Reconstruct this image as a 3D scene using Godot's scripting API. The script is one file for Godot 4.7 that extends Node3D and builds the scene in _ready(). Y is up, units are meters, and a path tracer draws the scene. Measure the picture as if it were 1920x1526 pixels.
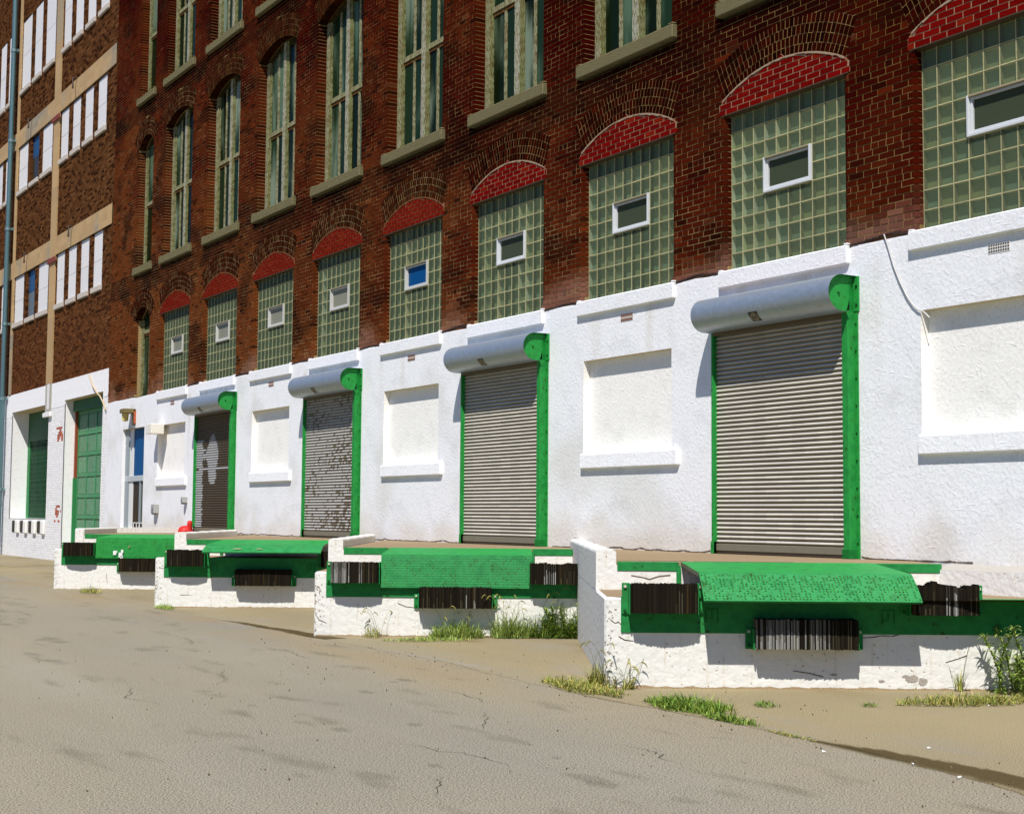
extends Node3D
# A brick warehouse with four saw-tooth loading docks. Wall frame: x runs along the wall, z points out of it, y up.
# Heights written as «h» are measured from the eye, which is EYE above the yard.
const EYE := 1.45
const YAW := 58.304
const PITCH := 4.262
const ROLL := 0.4326
const CAM := Vector3(18.255, 1.45, 11.2175)
const COURSE := 0.0692

var rng := RandomNumberGenerator.new()
var cam: Camera3D
var nz_soft := FastNoiseLite.new()
var nz_mid := FastNoiseLite.new()
var nz_fine := FastNoiseLite.new()
var M := {}
var T := {}

# ------------------------------------------------------------------ mesh building
class MB:
	var v := PackedVector3Array()
	var n := PackedVector3Array()
	var c := PackedColorArray()
	func tri(a: Vector3, b: Vector3, d: Vector3, col: Color) -> void:
		var nn := (b - a).cross(d - a)
		if nn.length_squared() < 1e-16:
			return
		nn = nn.normalized()
		v.append(a); v.append(d); v.append(b)
		n.append(nn); n.append(nn); n.append(nn)
		c.append(col); c.append(col); c.append(col)
	func quad(a: Vector3, b: Vector3, d: Vector3, e: Vector3, col: Color) -> void:
		tri(a, b, d, col)
		tri(a, d, e, col)
	func squad(a: Vector3, b: Vector3, d: Vector3, e: Vector3, na: Vector3, nb: Vector3, nd: Vector3, ne: Vector3, ca: Color, cb: Color) -> void:
		# a,b share ca ... d,e share cb ; smooth normals
		v.append(a); v.append(d); v.append(b)
		n.append(na); n.append(nd); n.append(nb)
		c.append(ca); c.append(cb); c.append(ca)
		v.append(a); v.append(e); v.append(d)
		n.append(na); n.append(ne); n.append(nd)
		c.append(ca); c.append(cb); c.append(cb)
	func box(lo: Vector3, hi: Vector3, col: Color) -> void:
		var a := Vector3(lo.x, lo.y, hi.z); var b := Vector3(hi.x, lo.y, hi.z); var d := Vector3(hi.x, hi.y, hi.z); var e := Vector3(lo.x, hi.y, hi.z)
		var f := Vector3(lo.x, lo.y, lo.z); var g := Vector3(hi.x, lo.y, lo.z); var h := Vector3(hi.x, hi.y, lo.z); var i := Vector3(lo.x, hi.y, lo.z)
		quad(a, b, d, e, col); quad(b, g, h, d, col); quad(g, f, i, h, col); quad(f, a, e, i, col); quad(e, d, h, i, col); quad(f, g, b, a, col)
	# chamfered box: six faces, twelve edges, eight corners
	func cbox(lo: Vector3, hi: Vector3, r: float, col: Color) -> void:
		var o := (lo + hi) / 2.0
		var s := (hi - lo) / 2.0
		r = minf(r, minf(s.x, minf(s.y, s.z)) * 0.9)
		var t := s - Vector3(r, r, r)
		for ax in 3:
			var b1 := (ax + 1) % 3
			var b2 := (ax + 2) % 3
			for sg in [-1.0, 1.0]:
				var p := []
				for q in [[-1, -1], [1, -1], [1, 1], [-1, 1]]:
					var w := Vector3.ZERO
					w[ax] = s[ax] * sg; w[b1] = t[b1] * q[0]; w[b2] = t[b2] * q[1]
					p.append(o + w)
				if sg > 0: quad(p[0], p[1], p[2], p[3], col)
				else: quad(p[3], p[2], p[1], p[0], col)
			# edges parallel to ax
			for e1 in [-1.0, 1.0]:
				for e2 in [-1.0, 1.0]:
					var A := Vector3.ZERO; var B := Vector3.ZERO
					A[b1] = s[b1] * e1; A[b2] = t[b2] * e2
					B[b1] = t[b1] * e1; B[b2] = s[b2] * e2
					var u := Vector3.ZERO
					u[ax] = t[ax]
					_edge(o, A, B, u, col)
		for x in [-1.0, 1.0]:
			for y in [-1.0, 1.0]:
				for z in [-1.0, 1.0]:
					var P := o + Vector3(s.x * x, t.y * y, t.z * z)
					var Q := o + Vector3(t.x * x, s.y * y, t.z * z)
					var R := o + Vector3(t.x * x, t.y * y, s.z * z)
					if x * y * z > 0: tri(P, Q, R, col)
					else: tri(P, R, Q, col)
	func _edge(o: Vector3, A: Vector3, B: Vector3, u: Vector3, col: Color) -> void:
		var nn := (B - A).cross(u)
		if nn.dot(A + B) < 0.0: quad(o + A + u, o + B + u, o + B - u, o + A - u, col)
		else: quad(o + A - u, o + B - u, o + B + u, o + A + u, col)
	func tube(p: Array, r: float, seg: int, col: Color, r1 := -1.0) -> void:
		var m := p.size()
		if r1 < 0.0: r1 = r
		var rings := []
		for i in m:
			var d: Vector3 = (p[mini(i + 1, m - 1)] - p[maxi(i - 1, 0)]).normalized()
			var s := d.cross(Vector3.UP)
			if s.length() < 0.05: s = d.cross(Vector3.RIGHT)
			s = s.normalized()
			var t := s.cross(d)
			var ring := []
			var rr := lerpf(r, r1, float(i) / maxf(1.0, m - 1.0))
			for k in seg:
				var a := TAU * k / seg
				ring.append([p[i] + (s * cos(a) + t * sin(a)) * rr, s * cos(a) + t * sin(a)])
			rings.append(ring)
		for i in m - 1:
			for k in seg:
				var k2 := (k + 1) % seg
				var A = rings[i][k]; var B = rings[i][k2]; var C2 = rings[i + 1][k2]; var D = rings[i + 1][k]
				squad(A[0], D[0], C2[0], B[0], A[1], D[1], C2[1], B[1], col, col)
		for k in range(1, seg - 1):
			tri(rings[0][0][0], rings[0][k][0], rings[0][k + 1][0], col)
			tri(rings[m - 1][0][0], rings[m - 1][k + 1][0], rings[m - 1][k][0], col)
	# plan outline [(x,z)...] anticlockwise seen from above (x right, z towards the viewer), raised from y0 to y1
	func prism(pl: Array, y0: float, y1: float, col: Color, top := true, bottom := true) -> void:
		var m := pl.size()
		for i in m:
			var a: Vector2 = pl[i]; var b: Vector2 = pl[(i + 1) % m]
			quad(Vector3(a.x, y0, a.y), Vector3(b.x, y0, b.y), Vector3(b.x, y1, b.y), Vector3(a.x, y1, a.y), col)
		for i in range(1, m - 1):
			var a: Vector2 = pl[0]; var b: Vector2 = pl[i]; var d: Vector2 = pl[i + 1]
			if top: tri(Vector3(a.x, y1, a.y), Vector3(b.x, y1, b.y), Vector3(d.x, y1, d.y), col)
			if bottom: tri(Vector3(a.x, y0, a.y), Vector3(d.x, y0, d.y), Vector3(b.x, y0, b.y), col)
	func lathe(prof: Array, seg: int, o: Vector3, col: Color) -> void:
		for i in prof.size() - 1:
			var a: Vector2 = prof[i]; var b: Vector2 = prof[i + 1]
			for k in seg:
				var t0 := TAU * k / seg; var t1 := TAU * (k + 1) / seg
				quad(o + Vector3(cos(t1) * a.x, a.y, sin(t1) * a.x), o + Vector3(cos(t0) * a.x, a.y, sin(t0) * a.x), o + Vector3(cos(t0) * b.x, b.y, sin(t0) * b.x), o + Vector3(cos(t1) * b.x, b.y, sin(t1) * b.x), col)
	func mesh() -> ArrayMesh:
		var m := ArrayMesh.new()
		if v.is_empty(): return m
		var a := []
		a.resize(Mesh.ARRAY_MAX)
		a[Mesh.ARRAY_VERTEX] = v; a[Mesh.ARRAY_NORMAL] = n; a[Mesh.ARRAY_COLOR] = c
		m.add_surface_from_arrays(Mesh.PRIMITIVE_TRIANGLES, a)
		return m

func K(r: float, g: float, b: float) -> Color:
	return Color(r / 255.0, g / 255.0, b / 255.0)

func vary(col: Color, amt: float) -> Color:
	var k := 1.0 + rng.randf_range(-amt, amt)
	return Color(clampf(col.r * k, 0, 1), clampf(col.g * k, 0, 1), clampf(col.b * k, 0, 1))

func Y(h: float) -> float:
	return h + EYE

# ------------------------------------------------------------------ scene tree helpers
func thing(called: String, label: String, category: String, at := Vector3.ZERO, turn := 0.0, group := "") -> Node3D:
	var o := Node3D.new()
	o.name = called
	add_child(o, true)
	o.position = at
	o.rotation_degrees.y = turn
	o.set_meta("label", label)
	o.set_meta("category", category)
	if group: o.set_meta("group", group)
	return o

func holder(parent: Node3D, called: String, at := Vector3.ZERO, label := "") -> Node3D:
	var o := Node3D.new()
	o.name = called
	parent.add_child(o, true)
	o.position = at
	if label: o.set_meta("label", label)
	return o

func piece(parent: Node3D, called: String, m: Mesh, mat: Material, at := Vector3.ZERO) -> MeshInstance3D:
	var o := MeshInstance3D.new()
	o.name = called
	o.mesh = m
	o.material_override = mat
	o.position = at
	parent.add_child(o, true)
	return o

func bulk(parent: Node3D, called: String, mb: MB, mat: Material) -> void:
	if mb.v.is_empty(): return
	piece(parent, called, mb.mesh(), mat).set_meta("kind", "stuff")

func mat(called: String, rough: float, bump := "", bump_cm := 0.0, tile := 1.0, tint := "", metal := 0.0, spec := 0.5) -> StandardMaterial3D:
	var m := StandardMaterial3D.new()
	m.resource_name = called
	m.vertex_color_use_as_albedo = true
	m.vertex_color_is_srgb = true
	m.roughness = rough
	m.metallic = metal
	m.metallic_specular = spec
	m.uv1_triplanar = true
	m.uv1_world_triplanar = true
	m.uv1_scale = Vector3.ONE / tile
	m.uv1_triplanar_sharpness = 6.0
	if bump:
		m.heightmap_enabled = true
		m.heightmap_texture = T[bump]
		m.heightmap_scale = bump_cm
	if tint: m.albedo_texture = T[tint]
	M[called] = m
	return m

# where a point falls in the photograph (1920 wide): only used to leave out bricks far outside the frame
func pixel(p: Vector3) -> Vector2:
	var q := cam.transform.affine_inverse() * p
	if q.z > -0.5: return Vector2(-9999, -9999)
	return Vector2(960.0 - 2745.2 * q.x / q.z, 763.0 + 2745.2 * q.y / q.z)

func in_frame(p: Vector3, m: float) -> bool:
	var q := pixel(p)
	return q.x > -m and q.x < 1920.0 + m and q.y > -m and q.y < 1526.0 + m

# ------------------------------------------------------------------ textures
func tex(bytes: PackedByteArray, w: int, h: int, f: int) -> ImageTexture:
	return ImageTexture.create_from_image(Image.create_from_data(w, h, false, f, bytes))

func noise_bytes(n: int, freq: float, oct: int, sd: int, kind := FastNoiseLite.TYPE_SIMPLEX_SMOOTH) -> PackedByteArray:
	var f := FastNoiseLite.new()
	f.noise_type = kind
	f.seed = sd
	f.frequency = freq
	f.fractal_octaves = oct
	var im := f.get_seamless_image(n, n, false, false, 0.12)
	im.convert(Image.FORMAT_L8)
	return im.get_data()

func make_textures() -> void:
	# trowelled stucco: overlapping short strokes with a raised edge
	var n := 1024
	var hgt := PackedFloat32Array()
	hgt.resize(n * n)
	for k in 1150:
		var px := rng.randf() * n
		var py := rng.randf() * n
		var a := rng.randf_range(-0.5, 0.5) + (PI / 2 if rng.randf() < 0.3 else 0.0)
		var ln := rng.randi_range(25, 85)
		var wd := rng.randi_range(4, 9)
		var bend := rng.randf_range(-0.025, 0.025)
		var amp := rng.randf_range(0.25, 1.0) * (0.45 if rng.randf() < 0.6 else 1.0)
		for t in ln:
			a += bend
			px += cos(a); py += sin(a)
			var f := sin(PI * t / ln) * amp
			for u in range(-wd, wd + 1):
				var p := float(u + wd) / (2.0 * wd)
				var hh := f * (p * p if p < 0.82 else (1.0 - p) * 3.7)
				var ix := posmod(int(px - sin(a) * u), n)
				var iy := posmod(int(py + cos(a) * u), n)
				var at := iy * n + ix
				if hgt[at] < hh: hgt[at] = hh
	var fine := noise_bytes(n, 0.03, 4, 5)
	var b := PackedByteArray()
	b.resize(n * n)
	for i in n * n:
		b[i] = int(clampf(hgt[i] * 150.0 + fine[i] * 0.4, 0, 255))
	T.stucco = tex(b, n, n, Image.FORMAT_L8)
	T.fine = tex(noise_bytes(512, 0.03, 5, 9), 512, 512, Image.FORMAT_L8)
	# soft weathering, near white
	var w1 := noise_bytes(512, 0.008, 5, 21)
	var w2 := noise_bytes(512, 0.09, 3, 22)
	b = PackedByteArray(); b.resize(512 * 512)
	for i in 512 * 512:
		b[i] = int(clampf(255.0 - maxf(0.0, 115.0 - w1[i]) * 0.10 - maxf(0.0, 105.0 - w2[i]) * 0.22, 0, 255))
	T.weather = tex(b, 512, 512, Image.FORMAT_L8)
	# brick and concrete grain, mid contrast
	b = PackedByteArray(); b.resize(512 * 512)
	var g1 := noise_bytes(512, 0.11, 4, 31)
	for i in 512 * 512:
		b[i] = int(clampf(168.0 + g1[i] * 0.55 + rng.randf_range(-18, 18), 0, 255))
	T.grain = tex(b, 512, 512, Image.FORMAT_L8)
	# asphalt: stones of mixed tone in a dull binder
	var a1 := noise_bytes(1024, 0.16, 3, 41)
	var a2 := noise_bytes(1024, 0.30, 2, 42)
	b = PackedByteArray(); b.resize(1024 * 1024 * 3)
	var hb := PackedByteArray(); hb.resize(1024 * 1024)
	for i in 1024 * 1024:
		var s := 212.0 + (a1[i] - 128) * 0.9 + (a2[i] - 128) * 1.15 + rng.randf_range(-30, 30)
		var warm := (a1[(i * 7 + 331) % 1048576] - 128) * 0.10
		b[i * 3] = int(clampf(s + warm, 0, 255)); b[i * 3 + 1] = int(clampf(s, 0, 255)); b[i * 3 + 2] = int(clampf(s - warm, 0, 255))
		hb[i] = int(clampf(s, 0, 255))
	T.asphalt = tex(b, 1024, 1024, Image.FORMAT_RGB8)
	T.asphalt_h = tex(hb, 1024, 1024, Image.FORMAT_L8)
	# chipped, dribbled white paint on concrete
	b = PackedByteArray(); b.resize(1024 * 1024 * 3)
	var c1 := noise_bytes(1024, 0.035, 3, 51)
	var c2 := noise_bytes(1024, 0.006, 4, 52)
	var cz := FastNoiseLite.new()
	cz.seed = 53; cz.frequency = 0.02; cz.fractal_octaves = 2
	var col_st := PackedFloat32Array(); col_st.resize(1024)
	for x in 1024: col_st[x] = maxf(0.0, cz.get_noise_2d(x * 1.2, 0.0) - 0.22) * 40.0
	for i in 1024 * 1024:
		var r := 252.0; var g := 251.0; var bl := 248.0
		var d: float = col_st[i % 1024] * clampf((c2[i] - 90) / 80.0, 0, 1)
		r -= d * 0.7; g -= d; bl -= d * 1.6
		var chip := c1[i] - 212.0 + (c2[i] - 128) * 0.22
		if chip > 0.0:
			var q := clampf(chip / 7.0, 0, 1)
			r = lerpf(r, 168, q); g = lerpf(g, 140, q); bl = lerpf(bl, 108, q)
		b[i * 3] = int(clampf(r, 0, 255)); b[i * 3 + 1] = int(clampf(g, 0, 255)); b[i * 3 + 2] = int(clampf(bl, 0, 255))
	T.chip = tex(b, 1024, 1024, Image.FORMAT_RGB8)
	# scraped and rust-flecked paint for the steelwork
	var e1 := noise_bytes(512, 0.05, 4, 71)
	var e2 := noise_bytes(512, 0.012, 4, 72)
	b = PackedByteArray(); b.resize(512 * 512 * 3)
	for i in 512 * 512:
		var m := 252.0 - absf(e2[i] - 128.0) * 0.32 - maxf(0.0, e1[i] - 150.0) * 0.3
		var k := clampf((e1[i] + (e2[i] - 128) * 0.4 - 224.0) / 8.0, 0, 1) * 0.7
		b[i * 3] = int(clampf(m + (e2[i] - 128) * 0.2, 0, 255)); b[i * 3 + 1] = int(clampf(lerpf(m, 108, k), 0, 255)); b[i * 3 + 2] = int(clampf(lerpf(m * 0.96, 70, k), 0, 255))
	T.wear = tex(b, 512, 512, Image.FORMAT_RGB8)
	# speckled stone
	b = PackedByteArray(); b.resize(512 * 512)
	for i in 512 * 512: b[i] = int(clampf(205.0 + (g1[i] - 128) * 1.1 + rng.randf_range(-40, 40), 0, 255))
	T.speck = tex(b, 512, 512, Image.FORMAT_L8)
	# peeling paint on window joinery: bare wood and grime in long flakes
	var p1 := noise_bytes(512, 0.022, 4, 61)
	var p2 := noise_bytes(512, 0.06, 3, 62)
	b = PackedByteArray(); b.resize(512 * 512 * 3)
	for i in 512 * 512:
		var k := clampf((p1[i] - 140.0) / 12.0, 0, 1) * 0.75
		var m := 250.0 - maxf(0.0, 128.0 - p2[i]) * 0.7
		b[i * 3] = int(lerpf(m, 150, k)); b[i * 3 + 1] = int(lerpf(m, 118, k)); b[i * 3 + 2] = int(lerpf(m * 0.98, 78, k))
	T.peel = tex(b, 512, 512, Image.FORMAT_RGB8)
	# dark square sticker with a pale ring and a hooked stroke in it
	var im := Image.create_empty(64, 64, false, Image.FORMAT_RGB8)
	im.fill(K(40, 36, 26))
	for y in 64:
		for x in 64:
			var q := Vector2(x - 31.5, y - 31.5)
			var rr := q.length()
			if (rr > 20 and rr < 25) or (absf(q.x - sin(q.y * 0.2) * 6.0) < 3.0 and rr < 17) or (absf(q.y + 9) < 2.5 and q.x > -8 and q.x < 10):
				im.set_pixel(x, y, K(150, 138, 105))
	T.sticker = ImageTexture.create_from_image(im)

func make_materials() -> void:
	mat("stucco", 0.75, "stucco", 0.6, 2.1, "weather")
	mat("white_brick_paint", 0.7, "fine", 0.35, 0.6, "weather")
	mat("dock_paint", 0.72, "fine", 0.5, 0.7, "chip")
	M.dock_paint.uv1_scale = Vector3.ONE / 1.5
	mat("brick", 0.95, "fine", 0.35, 0.35, "grain", 0.0, 0.08)
	mat("mortar", 0.95, "fine", 0.4, 0.25, "grain", 0.0, 0.1)
	mat("stone", 0.92, "fine", 1.3, 0.22, "speck", 0.0, 0.15)
	mat("concrete", 0.92, "fine", 0.25, 0.8, "grain")
	mat("green_paint", 0.58, "fine", 0.06, 1.7, "wear", 0.0, 0.3)
	mat("old_wood", 0.9, "fine", 0.3, 0.2, "peel", 0.0, 0.15)
	M.old_wood.uv1_scale = Vector3(4.0, 0.7, 4.0)
	mat("slat_metal", 0.55, "", 0, 0.5, "weather", 0.2)
	mat("galvanised", 0.45, "fine", 0.05, 0.4, "weather", 0.6)
	mat("rubber", 0.8, "fine", 0.15, 0.1, "grain", 0.0, 0.2)
	mat("white_metal", 0.4)
	mat("dark_glass", 0.16, "fine", 0.02, 0.9, "", 0.0, 0.14)
	mat("cavity", 0.6, "", 0, 1.0, "", 0.0, 0.2)
	mat("plain", 0.6)
	mat("asphalt", 0.92, "asphalt_h", 0.008, 2.6, "asphalt", 0.0, 0.3)
	mat("apron", 0.92, "fine", 0.05, 0.9, "asphalt", 0.0, 0.3)
	M.apron.uv1_scale = Vector3.ONE / 1.9
	mat("leaf", 0.6)
	M.leaf.backlight_enabled = true
	M.leaf.backlight = K(110, 110, 60)
	var g := StandardMaterial3D.new()
	g.resource_name = "block_glass"
	g.albedo_color = Color(0.44, 0.50, 0.38, 0.3)
	g.transparency = BaseMaterial3D.TRANSPARENCY_ALPHA
	g.roughness = 0.14
	g.metallic_specular = 0.27
	M.block_glass = g
	var s := StandardMaterial3D.new()
	s.resource_name = "sticker"
	s.albedo_texture = T.sticker
	s.roughness = 0.6
	M.sticker = s

# ------------------------------------------------------------------ brickwork
# windows of the warehouse: [centre, half width, opening bottom h, spring of the arch h, radius, first floor?]
var wins: Array = []

func arc_centre(w: Array) -> float:   # height of the arch circle's centre
	return w[3] + 0.265 - w[4] if w[1] > 0.9 else w[3] + 0.29 - w[4]

# half width of what replaces common bricks at height h (0 = nothing)
func half_at(w: Array, h: float) -> float:
	var low: float = w[2] - 0.19
	var spring: float = w[3]
	var cy := arc_centre(w)
	var ro: float = w[4] + 0.44
	var in_half: float = w[1] + 0.045
	var a := asin(in_half / w[4])
	var top_half := ro * sin(a * 0.965)
	var top_h := cy + ro * cos(a * 0.965)
	if h < low: return 0.0
	if h < w[2] - 0.001: return w[1] + 0.1 if not w[5] else (w[1] if h >= w[2] - 0.05 else 0.0)
	if w[5] and h > 4.81 and h < 4.95: return w[1] + 0.095
	if h < spring: return w[1]
	if h < top_h: return lerpf(in_half, top_half, (h - spring) / (top_h - spring))
	var q := ro * ro - (h - cy) * (h - cy)
	return sqrt(q) if q > 0.0 else 0.0

func brick_tone(s: float, h: float) -> Color:
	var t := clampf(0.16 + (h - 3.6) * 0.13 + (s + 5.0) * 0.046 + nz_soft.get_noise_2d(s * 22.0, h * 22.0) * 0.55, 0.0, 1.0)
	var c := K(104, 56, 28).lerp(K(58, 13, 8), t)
	var r := rng.randf()
	if r < 0.08: c = c.lerp(K(32, 15, 10), 0.5)
	elif r < 0.12: c = c.lerp(K(112, 50, 26), 0.4)
	elif r < 0.135: c = c.lerp(K(120, 84, 58), 0.4)
	# soot under the sills
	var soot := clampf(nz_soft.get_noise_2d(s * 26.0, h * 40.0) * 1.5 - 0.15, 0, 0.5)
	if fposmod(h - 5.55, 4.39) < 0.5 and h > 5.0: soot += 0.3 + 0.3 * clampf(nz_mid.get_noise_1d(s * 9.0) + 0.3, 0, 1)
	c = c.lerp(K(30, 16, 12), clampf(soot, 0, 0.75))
	if h < 3.5:
		var e := clampf((3.45 - h) * 1.5 + nz_mid.get_noise_2d(s * 14.0, h * 14.0) * 0.9 - 0.25, 0, 0.6)
		c = c.lerp(K(158, 122, 108), e)
	return vary(c, 0.085)

func mortar_tone(s: float, h: float) -> Color:
	var t := clampf((h - 3.8) * 0.16 + (s + 3.0) * 0.05 + nz_mid.get_noise_2d(s * 12.0, h * 12.0) * 0.5, 0, 1)
	return K(172, 148, 104).lerp(K(116, 90, 48), t)

# one brick: front trapezoid, returns into the wall; deep ends show at a jamb; bull = rounded arris
func brick_into(mb: MB, b: Dictionary, o: Vector3) -> void:
	var z: float = b.z
	var col: Color = b.col
	if b.bull != 0 and b.round and absf(b.l0 - b.l1) < 0.001 and absf(b.r0 - b.r1) < 0.001:
		var r := 0.045
		var pl := []
		if b.bull & 1: pl.append_array([Vector2(b.l0, z - b.deep), Vector2(b.l0, z - r), Vector2(b.l0 + r * 0.29, z - r * 0.29), Vector2(b.l0 + r, z)])
		else: pl.append_array([Vector2(b.l0, z - 0.03), Vector2(b.l0, z)])
		if b.bull & 2: pl.append_array([Vector2(b.r0 - r, z), Vector2(b.r0 - r * 0.29, z - r * 0.29), Vector2(b.r0, z - r), Vector2(b.r0, z - b.deep)])
		else: pl.append_array([Vector2(b.r0, z), Vector2(b.r0, z - 0.03)])
		for i in pl.size(): pl[i] -= Vector2(o.x, o.z)
		mb.prism(pl, b.h0 - o.y, b.h1 - o.y, col)
		return
	var dl: float = b.deep if b.bull & 1 else 0.03
	var dr: float = b.deep if b.bull & 2 else 0.03
	var A := Vector3(b.l0, b.h0, z) - o; var B := Vector3(b.r0, b.h0, z) - o
	var C := Vector3(b.r1, b.h1, z) - o; var D := Vector3(b.l1, b.h1, z) - o
	var zl := Vector3(0, 0, dl); var zr := Vector3(0, 0, dr)
	mb.quad(A, B, C, D, col)
	mb.quad(B, B - zr, C - zr, C, col)
	mb.quad(A - zl, A, D, D - zl, col)
	mb.quad(D, C, C - zr, D - zl, col)
	mb.quad(A - zl, B - zr, B, A, col)

# lay courses between x0 and x1; holes: list of callables (h) -> [lo, hi] or []
func lay(x0: float, x1: float, h0: float, h1: float, course: float, length: float, gap: float, holes: Array, tone: Callable, deep: float, bull_below: float, mb_back: MB, back_tone: Callable, zf: float, margin: float, relief: float) -> Array:
	var out := []
	var rows := int(ceil((h1 - h0) / course))
	for j in rows:
		var hb := h0 + j * course
		var ht := hb + course
		if not (in_frame(Vector3(x0, Y(hb), 0), 1e9)): continue
		var cuts := []
		for f in holes:
			var lo: Array = f.call(hb + gap * 0.5)
			var hi: Array = f.call(ht - gap * 0.5)
			if lo.is_empty() and hi.is_empty(): continue
			if lo.is_empty(): lo = [hi[0], hi[1], hi[2]]
			if hi.is_empty():
				var m: float = (lo[0] + lo[1]) / 2.0
				hi = [m, m, lo[2]] if lo[2] == 2 else lo
			cuts.append([lo[0], hi[0], lo[1], hi[1], lo[2]])
		cuts.append([x1, x1, x1, x1, 0])
		var l0 := x0; var l1 := x0; var lk := 0
		for c in cuts:
			if c[0] > l0 + 0.005:
				# mortar behind this run
				var st := 1.2
				var inl := 0.047 if lk == 1 and hb < bull_below else 0.0
				var inr := 0.047 if c[4] == 1 and hb < bull_below else 0.0
				l0 += inl; l1 += inl
				var ce0: float = c[0] - inr; var ce1: float = c[1] - inr
				var xx := l0
				while xx < ce0:
					var xe := minf(xx + st, ce0)
					var tl := l1 if xx == l0 else xx
					var tr: float = ce1 if xe >= ce0 else xe
					if in_frame(Vector3((xx + xe) / 2, Y(hb), 0), margin + 150):
						var bc: Color = back_tone.call((xx + xe) / 2, hb)
						mb_back.quad(Vector3(xx, Y(hb), zf - relief), Vector3(xe, Y(hb), zf - relief), Vector3(tr, Y(ht), zf - relief), Vector3(tl, Y(ht), zf - relief), bc)
					xx = xe
				l0 -= inl; l1 -= inl
				var shift := (0.5 if j % 2 else 0.0) * length + rng.randf_range(-0.015, 0.015)
				var header := j % 6 == 3
				var ln := length * 0.5 if header else length
				var k0 := int(floor((l0 - x0 - shift) / ln))
				var x := x0 + shift + k0 * ln
				if x + ln - l0 < 0.06: x += ln
				var first := true
				while x < c[0]:
					var bl0 := maxf(x + gap * 0.5, l0); var bl1 := maxf(x + gap * 0.5, l1)
					if first:
						bl0 = l0; bl1 = maxf(l1, bl0) if l1 > l0 else l1
						first = false
					var br0 := minf(x + ln - gap * 0.5, c[0]); var br1 := minf(x + ln - gap * 0.5, c[1])
					x += ln
					if c[0] - x < 0.06:
						br0 = c[0]; br1 = c[1]
						x = c[0]
					if br0 - bl0 < 0.018 and br1 - bl1 < 0.018: continue
					br0 = maxf(br0, bl0 + 0.001); br1 = maxf(br1, bl1 + 0.001)
					var mid := Vector3((bl0 + br0) / 2, Y((hb + ht) / 2), zf)
					if not in_frame(mid, margin): continue
					var bull := 0
					if absf(bl0 - l0) < 0.001 and lk == 1: bull |= 1
					if absf(br0 - c[0]) < 0.001 and c[4] == 1: bull |= 2
					var d := deep
					if bull and hb < bull_below: d = 0.105
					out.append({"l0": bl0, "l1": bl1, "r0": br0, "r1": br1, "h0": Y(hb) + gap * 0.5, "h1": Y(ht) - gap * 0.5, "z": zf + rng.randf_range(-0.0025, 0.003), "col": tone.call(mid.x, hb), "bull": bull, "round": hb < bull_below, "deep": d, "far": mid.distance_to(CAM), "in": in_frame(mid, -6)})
			l0 = c[2]; l1 = c[3]; lk = c[4]
	return out

func place_bricks(parent: Node3D, called: String, list: Array, singles: int, m: Material) -> void:
	list.sort_custom(func(a, b): return a.far < b.far)
	var rest := MB.new()
	var n := 0
	for b in list:
		if n < singles and b.in:
			var mb := MB.new()
			var o := Vector3((b.l0 + b.r0) / 2, b.h0, 0)
			brick_into(mb, b, o)
			piece(parent, called, mb.mesh(), m, o)
			n += 1
		else:
			brick_into(rest, b, Vector3.ZERO)
	bulk(parent, called + "work", rest, m)

# rings of bricks on edge over an opening
func arch_bricks(w: Array, mb_back: MB) -> Array:
	var out := []
	var cx: float = w[0]
	var cy := arc_centre(w)
	var a0 := asin((w[1] + 0.045) / w[4])
	for k in 4:
		var ri: float = w[4] + k * 0.11 + 0.004
		var ro := ri + 0.1
		var am := a0 * (1.0 - 0.035 * (k + 0.5) / 4.0)
		var nb := int(round(2.0 * am * (ri + 0.05) / 0.072))
		for i in nb:
			var t0 := -am + 2.0 * am * i / nb + 0.0055 / ri
			var t1 := -am + 2.0 * am * (i + 1) / nb - 0.0055 / ri
			var c := K(60, 18, 10).lerp(K(34, 13, 8), rng.randf())
			if cx < -3.0: c = c.lerp(K(70, 46, 26), 0.5)
			out.append({"c": Vector2(cx, cy), "ri": ri, "ro": ro, "t0": t0, "t1": t1, "col": vary(c, 0.15), "deep": 0.19 if k == 0 else 0.03, "z": rng.randf_range(-0.003, 0.003)})
	# mortar bed
	var seg := 18
	for i in seg:
		var t0 := -a0 + 2.0 * a0 * i / seg; var t1 := -a0 + 2.0 * a0 * (i + 1) / seg
		var ri: float = w[4] - 0.002; var ro: float = w[4] + 0.46
		var z := -0.004
		var p := func(r: float, t: float, zz: float) -> Vector3: return Vector3(cx + r * sin(t), Y(cy + r * cos(t)), zz)
		var mc := mortar_tone(cx, cy + ri)
		mb_back.quad(p.call(ri, t0, z), p.call(ri, t1, z), p.call(ro, t1, z), p.call(ro, t0, z), mc)
		mb_back.quad(p.call(ri + 0.016, t0, -0.3), p.call(ri + 0.016, t1, -0.3), p.call(ri + 0.016, t1, z), p.call(ri + 0.016, t0, z), mc)
	return out

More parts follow.
